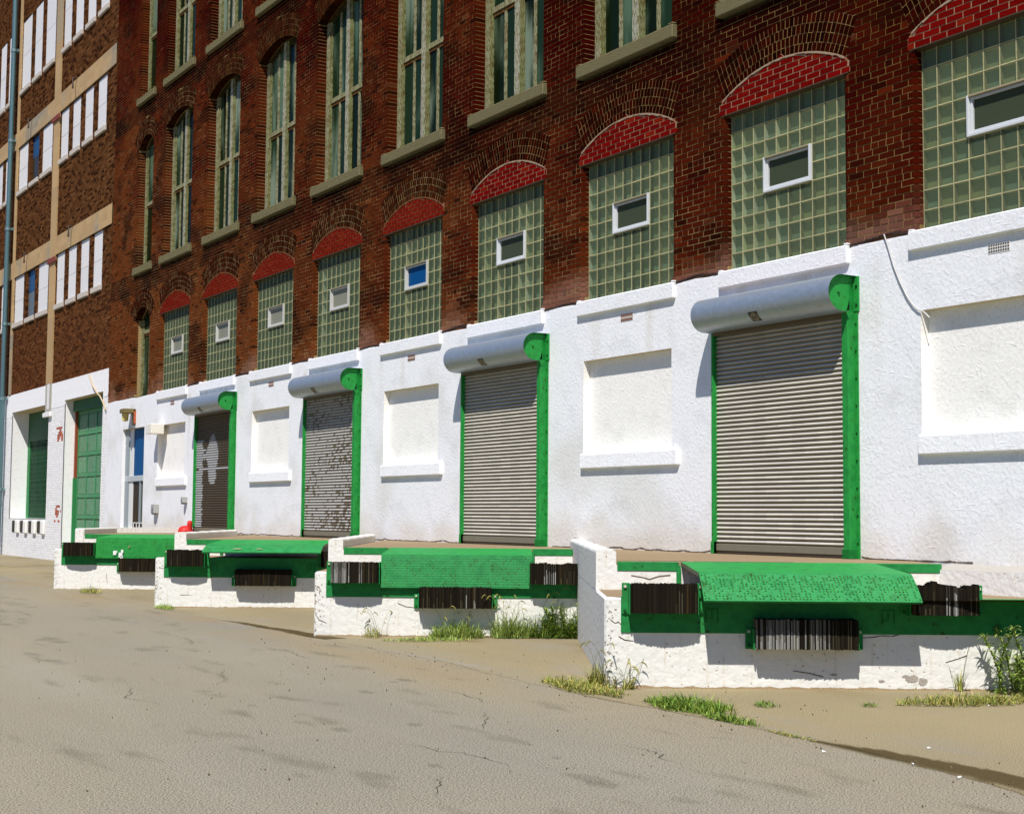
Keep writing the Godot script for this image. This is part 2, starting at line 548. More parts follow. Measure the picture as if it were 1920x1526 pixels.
func arch_brick_into(mb: MB, b: Dictionary, o: Vector3) -> void:
	var p := func(r: float, t: float, z: float) -> Vector3: return Vector3(b.c.x + r * sin(t), Y(b.c.y + r * cos(t)), z) - o
	var z: float = b.z
	var zb: float = -b.deep
	var col: Color = b.col
	mb.quad(p.call(b.ri, b.t0, z), p.call(b.ri, b.t1, z), p.call(b.ro, b.t1, z), p.call(b.ro, b.t0, z), col)
	mb.quad(p.call(b.ri, b.t0, zb), p.call(b.ri, b.t1, zb), p.call(b.ri, b.t1, z), p.call(b.ri, b.t0, z), col)
	mb.quad(p.call(b.ri, b.t1, z), p.call(b.ri, b.t1, zb), p.call(b.ro, b.t1, zb), p.call(b.ro, b.t1, z), col)
	mb.quad(p.call(b.ri, b.t0, zb), p.call(b.ri, b.t0, z), p.call(b.ro, b.t0, z), p.call(b.ro, b.t0, zb), col)
	mb.quad(p.call(b.ro, b.t0, z), p.call(b.ro, b.t1, z), p.call(b.ro, b.t1, zb), p.call(b.ro, b.t0, zb), col)

# red painted brick filling under the arch of a ground floor window
func infill_bricks(w: Array, mb_back: MB) -> Array:
	var out := []
	var cx: float = w[0]
	var cy := arc_centre(w)
	var R: float = w[4]
	var half := func(h: float) -> float:
		if h < 4.952: return 1.083
		var q := (R - 0.012) * (R - 0.012) - (h - cy) * (h - cy)
		return minf(sqrt(q), 1.03) if q > 0.0 else 0.0
	var mc := K(160, 132, 104) if cx > -3.0 else K(130, 96, 66)
	for j in 7:
		var h0 := 4.812 + j * COURSE
		var ht := h0 + COURSE
		var w0: float = half.call(h0 + 0.004); var w1: float = half.call(ht - 0.004)
		if w0 <= 0.02: break
		mb_back.quad(Vector3(cx - w0 - 0.008, Y(h0), 0.0), Vector3(cx + w0 + 0.008, Y(h0), 0.0), Vector3(cx + w1 + 0.008, Y(ht), 0.0), Vector3(cx - w1 - 0.008, Y(ht), 0.0), mc)
		var x := cx - 1.2 + (0.107 if j % 2 else 0.0) + rng.randf_range(-0.02, 0.02)
		while x < cx + w0:
			var l0 := maxf(x + 0.007, cx - w0); var r0 := minf(x + 0.206, cx + w0)
			var l1 := maxf(x + 0.007, cx - w1); var r1 := minf(x + 0.206, cx + w1)
			x += 0.214
			if r0 - l0 < 0.03: continue
			r1 = maxf(r1, l1 + 0.001)
			if l1 > r0: l1 = r0; r1 = r0
			var c := vary(K(112, 19, 16), 0.1)
			if rng.randf() < 0.08: c = c.lerp(K(140, 50, 24), 0.5)
			if cx < -3.0: c = c.lerp(K(118, 40, 24), 0.6)
			out.append({"l0": l0, "l1": l1, "r0": r0, "r1": r1, "h0": Y(h0) + 0.006, "h1": Y(ht) - 0.006, "z": 0.0035 + rng.randf_range(-0.001, 0.002), "col": c, "bull": 0, "round": false, "deep": 0.03})
	# rough whitened mortar along the arch line
	var a0 := asin(1.02 / R)
	var seg := 26
	for i in seg:
		var t0 := -a0 + 2 * a0 * i / seg; var t1 := -a0 + 2 * a0 * (i + 1) / seg
		var e0 := R - rng.randf_range(0.004, 0.02) * (1.0 if cx > -1.0 else 0.5); var e1 := e0
		mb_back.quad(Vector3(cx + e0 * sin(t0), Y(cy + e0 * cos(t0)), 0.011), Vector3(cx + e1 * sin(t1), Y(cy + e1 * cos(t1)), 0.011), Vector3(cx + (R + 0.008) * sin(t1), Y(cy + (R + 0.008) * cos(t1)), 0.0105), Vector3(cx + (R + 0.008) * sin(t0), Y(cy + (R + 0.008) * cos(t0)), 0.0105), K(164, 142, 118) if cx > -1.0 else K(128, 92, 64))
	return out

# ------------------------------------------------------------------ windows
func block_mesh(tone: float) -> ArrayMesh:
	var w := 0.094; var h := 0.099; var d := 0.05
	var mb := MB.new()
	var side := K(178, 188, 158).lerp(K(156, 168, 124), tone)
	var back := K(92, 114, 92).lerp(K(112, 122, 82), tone)
	var A := Vector3(-w, -h, 0); var B := Vector3(w, -h, 0); var C := Vector3(w, h, 0); var D := Vector3(-w, h, 0)
	var z := Vector3(0, 0, d)
	mb.quad(A - z, B - z, C - z, D - z, back)
	mb.quad(A, A - z, D - z, D, side); mb.quad(B - z, B, C, C - z, side)
	mb.quad(A, B, B - z, A - z, side); mb.quad(D - z, C - z, C, D, side)
	var m := mb.mesh()
	m.surface_set_material(0, M.cavity)
	# ribbed pane in front
	var pm := MB.new()
	var ribs := 11
	for i in ribs:
		var x0 := -w + 2 * w * i / ribs; var x1 := -w + 2 * w * (i + 1) / ribs
		var xm := (x0 + x1) / 2
		var zz := 0.006; var zr := 0.0095
		pm.quad(Vector3(x0, -h, zz), Vector3(xm, -h, zr), Vector3(xm, h, zr), Vector3(x0, h, zz), Color.WHITE)
		pm.quad(Vector3(xm, -h, zr), Vector3(x1, -h, zz), Vector3(x1, h, zz), Vector3(xm, h, zr), Color.WHITE)
	var a := []
	a.resize(Mesh.ARRAY_MAX)
	a[Mesh.ARRAY_VERTEX] = pm.v; a[Mesh.ARRAY_NORMAL] = pm.n; a[Mesh.ARRAY_COLOR] = pm.c
	m.add_surface_from_arrays(Mesh.PRIMITIVE_TRIANGLES, a)
	m.surface_set_material(1, M.block_glass)
	return m

func streak_box(mb: MB, lo: Vector3, hi: Vector3, along: int, cols: Array, n: int) -> void:
	for i in n:
		var a := lo; var b := hi
		a[along] = lerpf(lo[along], hi[along], float(i) / n)
		b[along] = lerpf(lo[along], hi[along], float(i + 1) / n)
		var c: Color = cols[rng.randi() % cols.size()]
		mb.box(a, b, vary(c.lerp(cols[0], 0.8), 0.03))

func block_window(parent: Node3D, w: Array, singles: bool, meshes: Array, idx: int) -> void:
	var x0: float = w[0] - w[1]
	var node := holder(parent, "glass_block_window", Vector3(w[0], Y(2.93), -0.1))
	var pw: float = 2.0 * w[1] / 10.0
	var ph := (4.81 - 2.93) / 9.0
	# mortar between the blocks, as bars
	var mo := MB.new()
	var mc := K(190, 184, 140)
	for i in 11:
		var x: float = -w[1] + pw * i
		if i >= 4 and i <= 6:
			mo.box(Vector3(x - 0.0045, 0, -0.08), Vector3(x + 0.0045, ph * 4, 0.004), vary(mc, 0.06))
			mo.box(Vector3(x - 0.0045, ph * 6, -0.08), Vector3(x + 0.0045, 1.88, 0.004), vary(mc, 0.06))
		else: mo.box(Vector3(x - 0.0045, 0, -0.08), Vector3(x + 0.0045, 1.88, 0.004), vary(mc, 0.06))
	for j in 10:
		var y := ph * j
		for i in 10:
			if j == 5 and i >= 3 and i <= 6: continue
			var x: float = -w[1] + pw * i
			mo.box(Vector3(x + 0.0045, y - 0.0055, -0.079), Vector3(x + pw - 0.0045, y + 0.0055, 0.0035), vary(mc, 0.08))
	piece(node, "mortar_grid", mo.mesh(), M.mortar)
	var rest := [MB.new(), MB.new()]
	for j in 9:
		for i in 10:
			if i >= 3 and i <= 6 and (j == 4 or j == 5): continue
			var m: ArrayMesh = meshes[rng.randi() % meshes.size()]
			var at := Vector3(-w[1] + pw * (i + 0.5), ph * (j + 0.5), -0.004)
			if singles:
				var o := MeshInstance3D.new()
				o.name = "glass_block"
				o.mesh = m
				o.position = at
				node.add_child(o, true)
			else:
				for s in 2:
					var arr: Array = m.surface_get_arrays(s)
					var vv: PackedVector3Array = arr[Mesh.ARRAY_VERTEX]
					for q in vv.size(): vv[q] += at
					rest[s].v.append_array(vv); rest[s].n.append_array(arr[Mesh.ARRAY_NORMAL]); rest[s].c.append_array(arr[Mesh.ARRAY_COLOR])
	if not singles:
		var am := ArrayMesh.new()
		for s in 2:
			var a := []
			a.resize(Mesh.ARRAY_MAX)
			a[Mesh.ARRAY_VERTEX] = rest[s].v; a[Mesh.ARRAY_NORMAL] = rest[s].n; a[Mesh.ARRAY_COLOR] = rest[s].c
			am.add_surface_from_arrays(Mesh.PRIMITIVE_TRIANGLES, a)
			am.surface_set_material(s, M.cavity if s == 0 else M.block_glass)
		var o := MeshInstance3D.new()
		o.name = "glass_block"
		o.mesh = am
		o.set_meta("kind", "stuff")
		node.add_child(o, true)
	# small hopper window set among the blocks
	var vx0: float = -w[1] + pw * 3; var vx1: float = -w[1] + pw * 7; var vy0 := ph * 4; var vy1 := ph * 6
	var fr := MB.new()
	var wc := K(200, 203, 204) if idx > -2 else K(186, 186, 180)
	fr.cbox(Vector3(vx0, vy0, -0.07), Vector3(vx0 + 0.03, vy1, 0.035), 0.003, wc)
	fr.cbox(Vector3(vx1 - 0.03, vy0, -0.07), Vector3(vx1, vy1, 0.035), 0.003, wc)
	fr.cbox(Vector3(vx0 + 0.03, vy0, -0.07), Vector3(vx1 - 0.03, vy0 + 0.03, 0.035), 0.003, wc)
	fr.cbox(Vector3(vx0 + 0.03, vy1 - 0.02, -0.07), Vector3(vx1 - 0.03, vy1, 0.04), 0.003, K(150, 140, 110))
	piece(node, "vent_frame", fr.mesh(), M.white_metal)
	var sash := MB.new()
	var sx0 := vx0 + 0.032; var sx1 := vx1 - 0.032; var sy0 := vy0 + 0.032; var sy1 := vy1 - 0.022
	sash.cbox(Vector3(sx0, sy0, -0.03), Vector3(sx0 + 0.026, sy1, 0.01), 0.003, wc)
	sash.cbox(Vector3(sx1 - 0.026, sy0, -0.03), Vector3(sx1, sy1, 0.01), 0.003, wc)
	sash.cbox(Vector3(sx0 + 0.026, sy0, -0.03), Vector3(sx1 - 0.026, sy0 + 0.03, 0.01), 0.003, wc)
	sash.cbox(Vector3(sx0 + 0.026, sy1 - 0.026, -0.03), Vector3(sx1 - 0.026, sy1, 0.01), 0.003, K(178, 184, 186))
	piece(node, "vent_sash", sash.mesh(), M.white_metal)
	var pn := MB.new()
	var pc := K(20, 72, 120) if idx == -2 else (K(64, 72, 56) if idx > -2 else K(128, 128, 112))  # the blue pane has reflected sky painted into its colour
	pn.quad(Vector3(sx0 + 0.03, sy0 + 0.03, -0.015), Vector3(sx1 - 0.03, sy0 + 0.03, -0.015), Vector3(sx1 - 0.03, sy1 - 0.025, -0.015), Vector3(sx0 + 0.03, sy1 - 0.025, -0.015), pc)
	piece(node, "vent_pane", pn.mesh(), M.dark_glass)
	# steel lintel under the brick filling
	var li := MB.new()
	li.box(Vector3(-1.06, 1.872, -0.02), Vector3(1.06, 1.8815, 0.108), K(74, 58, 40))
	piece(node, "lintel", li.mesh(), M.plain)
	# white ledge below
	var se := MB.new()
	se.cbox(Vector3(-1.065, -0.215, 0.1), Vector3(1.075, -0.012, 0.162), 0.012, K(233, 234, 235))
	se.cbox(Vector3(1.02, -0.012, 0.1), Vector3(1.075, 0.01, 0.155), 0.008, K(233, 234, 235))
	se.cbox(Vector3(-1.065, -0.012, 0.1), Vector3(-1.0, 0.006, 0.155), 0.008, K(233, 234, 235))
	piece(node, "sill", se.mesh(), M.stucco)

func sash_window(parent: Node3D, w: Array, first: bool) -> void:
	var W: float = w[1]
	var cy := arc_centre(w)
	var H: float = w[3] - w[2]           # bottom to spring
	var node := holder(parent, "sash_window", Vector3(w[0], Y(w[2]), -0.19))
	var cols := [K(128, 132, 92), K(104, 112, 70), K(166, 168, 152), K(104, 76, 46), K(148, 148, 118), K(118, 122, 82)]
	var rise: float = w[4] - sqrt(w[4] * w[4] - W * W)
	var head := func(x: float) -> float: return cy + sqrt(w[4] * w[4] - x * x) - w[2]
	var narrow := W < 0.9
	var xs := [-W, -W + 0.2, -W + 0.53, -W + 0.6, -0.12, 0.12, W - 0.6, W - 0.53, W - 0.2, W]
	if narrow: xs = [-W, -W + 0.14, -0.04, 0.04, W - 0.14, W]
	var fr := MB.new()
	var lastx: int = xs.size() - 1
	for e in [[xs[0], xs[1]], [xs[lastx - 1], xs[lastx]]]:
		var hh: float = minf(head.call(e[0]), head.call(e[1]))
		var q: float = e[0] if e[0] < 0 else e[0] + 0.08
		streak_box(fr, Vector3(e[0], 0, -0.12), Vector3(e[1], hh, -0.014), 1, cols, 26)
		streak_box(fr, Vector3(q, 0, -0.014), Vector3(q + (e[1] - e[0]) - 0.08, hh, 0.004), 1, [cols[4], cols[0], cols[2]], 22)
	# arched head board, the deep shade under the arch put into its dark colour
	for i in 12:
		var a := lerpf(-W, W, i / 12.0); var b := lerpf(-W, W, (i + 1) / 12.0)
		var c := vary(K(64, 60, 38), 0.1)
		var ya: float = head.call(a); var yb: float = head.call(b)
		fr.quad(Vector3(a, ya - 0.13, -0.02), Vector3(b, yb - 0.13, -0.02), Vector3(b, yb, -0.02), Vector3(a, ya, -0.02), c)
		fr.quad(Vector3(a, ya - 0.13, -0.12), Vector3(b, yb - 0.13, -0.12), Vector3(b, yb - 0.13, -0.02), Vector3(a, ya - 0.13, -0.02), c)
	piece(node, "frame", fr.mesh(), M.old_wood)
	var bars := []
	if narrow: bars = [[xs[2], xs[3], -0.024]]
	else: bars = [[xs[2], xs[3], -0.024], [xs[4], xs[5], -0.01], [xs[6], xs[7], -0.024]]
	for bq in bars:
		var mb := MB.new()
		var hh: float = minf(head.call(bq[0]), head.call(bq[1])) - 0.02
		if bq[1] - bq[0] > 0.2:
			streak_box(mb, Vector3(bq[0], 0, -0.12), Vector3(bq[0] + 0.13, hh, 0.0), 1, [cols[2], cols[4], cols[0], cols[2]], 24)
			streak_box(mb, Vector3(bq[0] + 0.13, 0, -0.12), Vector3(bq[1], hh, -0.014), 1, [cols[0], cols[3], cols[1], cols[4]], 24)
			piece(node, "mullion", mb.mesh(), M.old_wood)
		else:
			streak_box(mb, Vector3(bq[0], 0, -0.13), Vector3(bq[1], hh, bq[2]), 1, [cols[4], cols[0], cols[3], cols[2]], 26)
			piece(node, "muntin", mb.mesh(), M.old_wood)
	var bays := [[xs[1], xs[4]], [xs[5], xs[8]]] if not narrow else [[xs[1], xs[4]]]
	var rail := 1.6
	for q in bays:
		var mb := MB.new()
		streak_box(mb, Vector3(q[0], rail, -0.13), Vector3(q[1], rail + 0.085, -0.006), 0, [cols[4], cols[2], cols[0], cols[3]], 10)
		streak_box(mb, Vector3(q[0], rail - 0.06, -0.13), Vector3(q[1], rail - 0.004, -0.022), 0, [cols[3], cols[1], K(70, 50, 34)], 10)
		piece(node, "meeting_rail", mb.mesh(), M.old_wood)
	# panes, streaked with dirt
	var panes := []
	var edges := [[xs[1], xs[2]], [xs[3], xs[4]], [xs[5], xs[6]], [xs[7], xs[8]]] if not narrow else [[xs[1], xs[2]], [xs[3], xs[4]]]
	for e in edges:
		panes.append([e[0], e[1], 0.0, rail - 0.06])
		panes.append([e[0], e[1], rail + 0.08, minf(head.call(e[0]), head.call(e[1])) - 0.05])
	for p in panes:
		var mb := MB.new()
		var dark := K(20, 26, 14).lerp(K(36, 54, 38), rng.randf())
		var dirt := K(134, 146, 126).lerp(K(84, 106, 84), rng.randf())
		var amount := rng.randf_range(-0.45, 1.05)
		var up := rng.randf_range(0.15, 0.7)
		var sd := rng.randf() * 900.0
		var nx := 6; var ny := 12
		var cc := func(u: float, t: float) -> Color:
			var k: float = amount + nz_mid.get_noise_2d(sd + u * 14.0, t * 16.0) * 1.1 + nz_fine.get_noise_2d(sd + u * 30.0, t * 3.0) * 0.35 - absf(t - up) * 1.1
			return dark.lerp(dirt, clampf(k, 0.0, 0.9))
		for i in nx:
			for j in ny:
				var u0 := float(i) / nx; var u1 := float(i + 1) / nx; var t0 := float(j) / ny; var t1 := float(j + 1) / ny
				var P := func(u: float, t: float) -> Vector3: return Vector3(lerpf(p[0], p[1], u), lerpf(p[2], p[3], t), -0.04)
				var N := Vector3(0, 0, 1)
				for q in [[u0, t0], [u1, t1], [u1, t0], [u0, t0], [u0, t1], [u1, t1]]:
					mb.v.append(P.call(q[0], q[1])); mb.n.append(N); mb.c.append(cc.call(q[0], q[1]))
		piece(node, "pane", mb.mesh(), M.dark_glass)
	if not w[5]:
		var sl := MB.new()
		sl.cbox(Vector3(-W - 0.1, -0.185, -0.1), Vector3(W + 0.1, -0.005, 0.265), 0.014, K(146, 138, 102))
		sl.cbox(Vector3(-W - 0.1, -0.005, 0.19), Vector3(-W - 0.002, 0.015, 0.262), 0.008, K(156, 140, 98))
		sl.cbox(Vector3(W + 0.002, -0.005, 0.19), Vector3(W + 0.1, 0.015, 0.262), 0.008, K(156, 140, 98))
		piece(node, "sill", sl.mesh(), M.stone)

# ------------------------------------------------------------------ roller doors
func slat_mesh(width: float, shade: Callable, row: int, n: int) -> ArrayMesh:
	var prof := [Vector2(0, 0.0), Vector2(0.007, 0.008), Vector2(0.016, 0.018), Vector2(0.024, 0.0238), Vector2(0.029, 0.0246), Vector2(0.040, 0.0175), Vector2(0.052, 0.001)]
	var mb := MB.new()
	for i in n:
		var c: Color = shade.call((i + 0.5) / n, row)
		var xa := width * i / n; var xb := width * (i + 1) / n
		for k in prof.size() - 1:
			var a: Vector2 = prof[k]; var b: Vector2 = prof[k + 1]
			# lower flange coloured brown to paint in the shade under each crown
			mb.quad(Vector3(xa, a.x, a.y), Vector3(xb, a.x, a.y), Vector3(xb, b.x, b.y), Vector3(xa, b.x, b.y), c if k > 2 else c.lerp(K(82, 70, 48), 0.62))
	return mb.mesh()

func roller_door(parent: Node3D, k: int) -> void:
	var left := 4.76 - 6.0 * k
	var y0 := Y(-0.42)
	var node := holder(parent, "roller_door", Vector3(left, y0, 0.012), ["roller door with clean pale slats and rust along its hood", "roller door with clean pale slats", "roller door with dark spotted slats", "roller door blackened but for a bright patch down its middle"][k])
	var wd := 2.14
	var sd := 100.0 * k
	var clean := func(u: float, row: int) -> Color:
		return vary(K(202, 197, 182), 0.04)
	var spotted := func(u: float, row: int) -> Color:
		var q: float = nz_mid.get_noise_2d(sd + u * 260.0, row * 14.0) * 1.2 + nz_soft.get_noise_2d(u * 40.0, row * 2.4) * 0.6
		return K(192, 190, 182) if q < 0.34 + (0.2 if u < 0.15 else 0.0) - (0.12 if row < 14 else 0.0) else K(116, 106, 86)
	var sooted := func(u: float, row: int) -> Color:
		var f := row / 50.0
		var jag: float = nz_mid.get_noise_2d(u * 10.0, row * 22.0) * 0.04
		var bright := u + jag < 0.19 and f < 0.74
		if f > 0.34 and f < 0.8:
			var t := (f - 0.34) / 0.46
			var half := 0.16 * sqrt(maxf(0.0, sin(PI * clampf(t * 1.06, 0, 1)))) * (0.72 + 0.35 * absf(cos(t * 5.2)))
			if absf(u - 0.47 - jag) < half: bright = true
			if t > 0.46 and t < 0.72 and u > 0.12 and u < 0.4 and nz_mid.get_noise_2d(u * 60.0, row * 17.0) > 0.1: bright = true
		if row == 24: bright = u > 0.08
		return vary(K(186, 188, 188) if bright else K(80, 70, 54), 0.04)
	var shade: Callable = [clean, clean, spotted, sooted][k]
	var cells: int = [10, 8, 110, 80][k]
	var bag := []
	if k < 2:
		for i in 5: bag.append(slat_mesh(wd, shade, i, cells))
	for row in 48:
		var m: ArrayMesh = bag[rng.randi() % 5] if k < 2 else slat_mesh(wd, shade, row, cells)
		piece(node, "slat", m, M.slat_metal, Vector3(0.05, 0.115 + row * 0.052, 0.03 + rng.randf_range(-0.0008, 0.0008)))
	var bb := MB.new()
	bb.cbox(Vector3(0.045, 0.035, 0.03), Vector3(2.2, 0.116, 0.062), 0.004, K(126, 122, 104))
	bb.box(Vector3(0.045, 0.006, 0.036), Vector3(2.2, 0.035, 0.055), K(70, 62, 48))
	piece(node, "bottom_bar", bb.mesh(), M.slat_metal)
	# guides
	var gr := K(44, 144, 68)
	for e in [[0.02, 0.05], [2.185, 2.275]]:
		var tm := MB.new()
		tm.cbox(Vector3(e[0], 0, 0.0), Vector3(e[1], 2.62, 0.11), 0.004, gr)
		if e[0] > 1:
			tm.cbox(Vector3(e[1], 0, -0.01), Vector3(e[1] + 0.05, 2.62, 0.012), 0.002, gr)
			for q in 9: tm.cbox(Vector3(e[1] + 0.015, 0.15 + q * 0.29, 0.012), Vector3(e[1] + 0.035, 0.17 + q * 0.29, 0.022), 0.003, K(22, 70, 34))
			tm.cbox(Vector3(e[0] - 0.01, 0, 0.0), Vector3(e[1] + 0.02, 0.1, 0.125), 0.004, K(30, 120, 54))
		else:
			tm.cbox(Vector3(e[0] - 0.03, 0, -0.01), Vector3(e[1], 0.14, 0.1), 0.003, gr)
		piece(node, "guide", tm.mesh(), M.green_paint)
	# hood
	var hx0 := 0.02; var hx1 := 2.315
	var yb := 2.60; var yt := 2.99
	var rad := (yt - yb) / 2.0
	var pr := [Vector2(-0.01, yt), Vector2(0.14, yt)]
	for i in 15:
		var a := PI / 2 - PI * i / 14.0
		pr.append(Vector2(0.225 + rad * cos(a), (yt + yb) / 2 + rad * sin(a)))
	pr.append(Vector2(0.12, yb))
	var hm := MB.new()
	var nx := 46
	for i in nx:
		var xa := lerpf(hx0, hx1, float(i) / nx); var xb := lerpf(hx0, hx1, float(i + 1) / nx)
		for j in pr.size() - 1:
			var a: Vector2 = pr[j]; var b: Vector2 = pr[j + 1]
			var na := Vector3(0, a.y - (yt + yb) / 2, a.x - 0.225).normalized() if j > 1 else Vector3.UP
			var nb := Vector3(0, b.y - (yt + yb) / 2, b.x - 0.225).normalized() if j < pr.size() - 2 else Vector3.DOWN
			var c := vary(K(158, 168, 176), 0.02)
			if j > 0 and j < 4:
				var rust: float = nz_mid.get_noise_2d(xa * 26.0 + sd, j * 9.0) * 0.9 + (0.5 if k == 0 else -0.2) - (j - 1) * 0.36
				c = c.lerp(K(164, 92, 34), clampf(rust * 1.6, 0, 0.9))
			hm.squad(Vector3(xa, a.y, a.x), Vector3(xa, b.y, b.x), Vector3(xb, b.y, b.x), Vector3(xb, a.y, a.x), na, nb, nb, na, c, c)
	# inner side of the overhanging sheet at the right end
	for j in pr.size() - 2:
		var a: Vector2 = pr[j] ; var b: Vector2 = pr[j + 1]
		var sh := Vector2(0.225, (yt + yb) / 2)
		var ai := sh + (a - sh) * 0.985; var bi := sh + (b - sh) * 0.985
		hm.quad(Vector3(hx1, ai.y, ai.x), Vector3(hx1, bi.y, bi.x), Vector3(hx1 - 0.06, bi.y, bi.x), Vector3(hx1 - 0.06, ai.y, ai.x), K(40, 130, 60))
		hm.quad(Vector3(hx1, a.y, a.x), Vector3(hx1, b.y, b.x), Vector3(hx1, bi.y, bi.x), Vector3(hx1, ai.y, ai.x), K(60, 120, 70))
	piece(node, "hood", hm.mesh(), M.galvanised)
	var cap: MB
	for e in [[hx0 + 0.004, -1], [hx1 - 0.045, 1]]:
		cap = MB.new()
		var o := Vector3(e[0], (yt + yb) / 2, 0.2)
		for j in pr.size():
			var a: Vector2 = pr[j]; var b: Vector2 = pr[(j + 1) % pr.size()]
			var q := 0.984
			var A := o + Vector3(0, a.y - o.y, a.x - o.z) * Vector3(1, q, q); var B := o + Vector3(0, b.y - o.y, b.x - o.z) * Vector3(1, q, q)
			if e[1] > 0: cap.tri(o, B, A, gr)
			else: cap.tri(o, A, B, gr)
		if e[1] < 0: piece(node, "end_cap", cap.mesh(), M.green_paint)
	var cx := hx1 - 0.045
	cap.cbox(Vector3(cx - 0.01, yb + 0.01, -0.01), Vector3(cx + 0.075, yt - 0.005, 0.02), 0.003, gr)
	cap.cbox(Vector3(cx - 0.002, yb + 0.01, 0.018), Vector3(cx + 0.006, yt - 0.07, 0.075), 0.002, K(28, 128, 54))
	cap.tube([Vector3(cx - 0.01, 2.795, 0.235), Vector3(cx + 0.014, 2.795, 0.235)], 0.014, 8, K(24, 82, 40))
	for q in [Vector3(cx + 0.05, 2.68, 0.022), Vector3(cx + 0.05, 2.88, 0.022), Vector3(cx + 0.006, 2.9, 0.05)]: cap.cbox(q - Vector3(0.012, 0.012, 0.004), q + Vector3(0.012, 0.012, 0.01), 0.003, K(20, 60, 30))
	piece(node, "end_cap", cap.mesh(), M.green_paint)
	var lipm := MB.new()
	lipm.box(Vector3(hx0 + 0.03, yb - 0.035, 0.07), Vector3(hx1 - 0.07, yb + 0.004, 0.105), K(96, 84, 60))
	piece(node, "hood_lip", lipm.mesh(), M.slat_metal)
	# maker's sticker on the curve of the hood
	var st := SurfaceTool.new()
	st.begin(Mesh.PRIMITIVE_TRIANGLES)
	for i in 4:
		var t0 := -0.42 - 0.17 * i; var t1 := t0 - 0.17
		var pts := []
		for q in [[0.0, t0, 0.0], [1.0, t0, 0.0], [1.0, t1, 0.25], [0.0, t0, 0.0], [1.0, t1, 0.25], [0.0, t1, 0.25]]:
			var nn := Vector3(0, sin(q[1]), cos(q[1]))
			st.set_normal(nn)
			st.set_uv(Vector2(q[0], (i + (1.0 if q[2] > 0 else 0.0)) / 4.0))
			st.add_vertex(Vector3(1.02 + q[0] * 0.15, 2.795, 0.225) + nn * (rad + 0.002))
	piece(node, "sticker", st.commit(), M.sticker)

# ------------------------------------------------------------------ docks
func lam_bumper(x0: float, x1: float, y0: float, y1: float, zb: float, zf: float, bulge: float, scuff: float, torn: float) -> ArrayMesh:
	var mb := MB.new()
	var n := int((x1 - x0) / 0.0115)
	var sd := rng.randf() * 500.0
	for i in n:
		var t := (i + 0.5) / n
		var xa := x0 + (x1 - x0) * i / n; var xb := x0 + (x1 - x0) * (i + 0.9) / n
		var z := zf + bulge * (1.0 - pow(2.0 * t - 1.0, 2.0)) + rng.randf_range(-0.005, 0.004)
		var top := y1 + rng.randf_range(-0.006, 0.004) + (maxf(0.0, nz_mid.get_noise_1d(sd + t * 40.0)) * 0.07 if torn > 0 else 0.0) * torn - (0.02 * torn if t > 0.35 and t < 0.8 else 0.0)
		var bot := y0 + rng.randf_range(-0.003, 0.004)
		var c := vary(K(36, 32, 24), 0.22)
		var cb := c
		if rng.randf() < 0.06: c = vary(K(58, 48, 30), 0.2)
		var lighter := nz_mid.get_noise_1d(sd + t * 26.0) + scuff - 0.5
		if rng.randf() < lighter: cb = vary(K(126, 126, 120), 0.25)
		elif rng.randf() < 0.1: cb = vary(K(66, 62, 48), 0.2)
		else: cb = c
		var ym := lerpf(bot, top, rng.randf_range(0.2, 0.8))
		mb.box(Vector3(xa, ym, zb), Vector3(xb, top, z), c.lerp(cb, 0.7 if scuff > 0.55 else 0.25))
		mb.box(Vector3(xa, bot, zb), Vector3(xb, ym, z + 0.0005), cb)
	return mb.mesh()

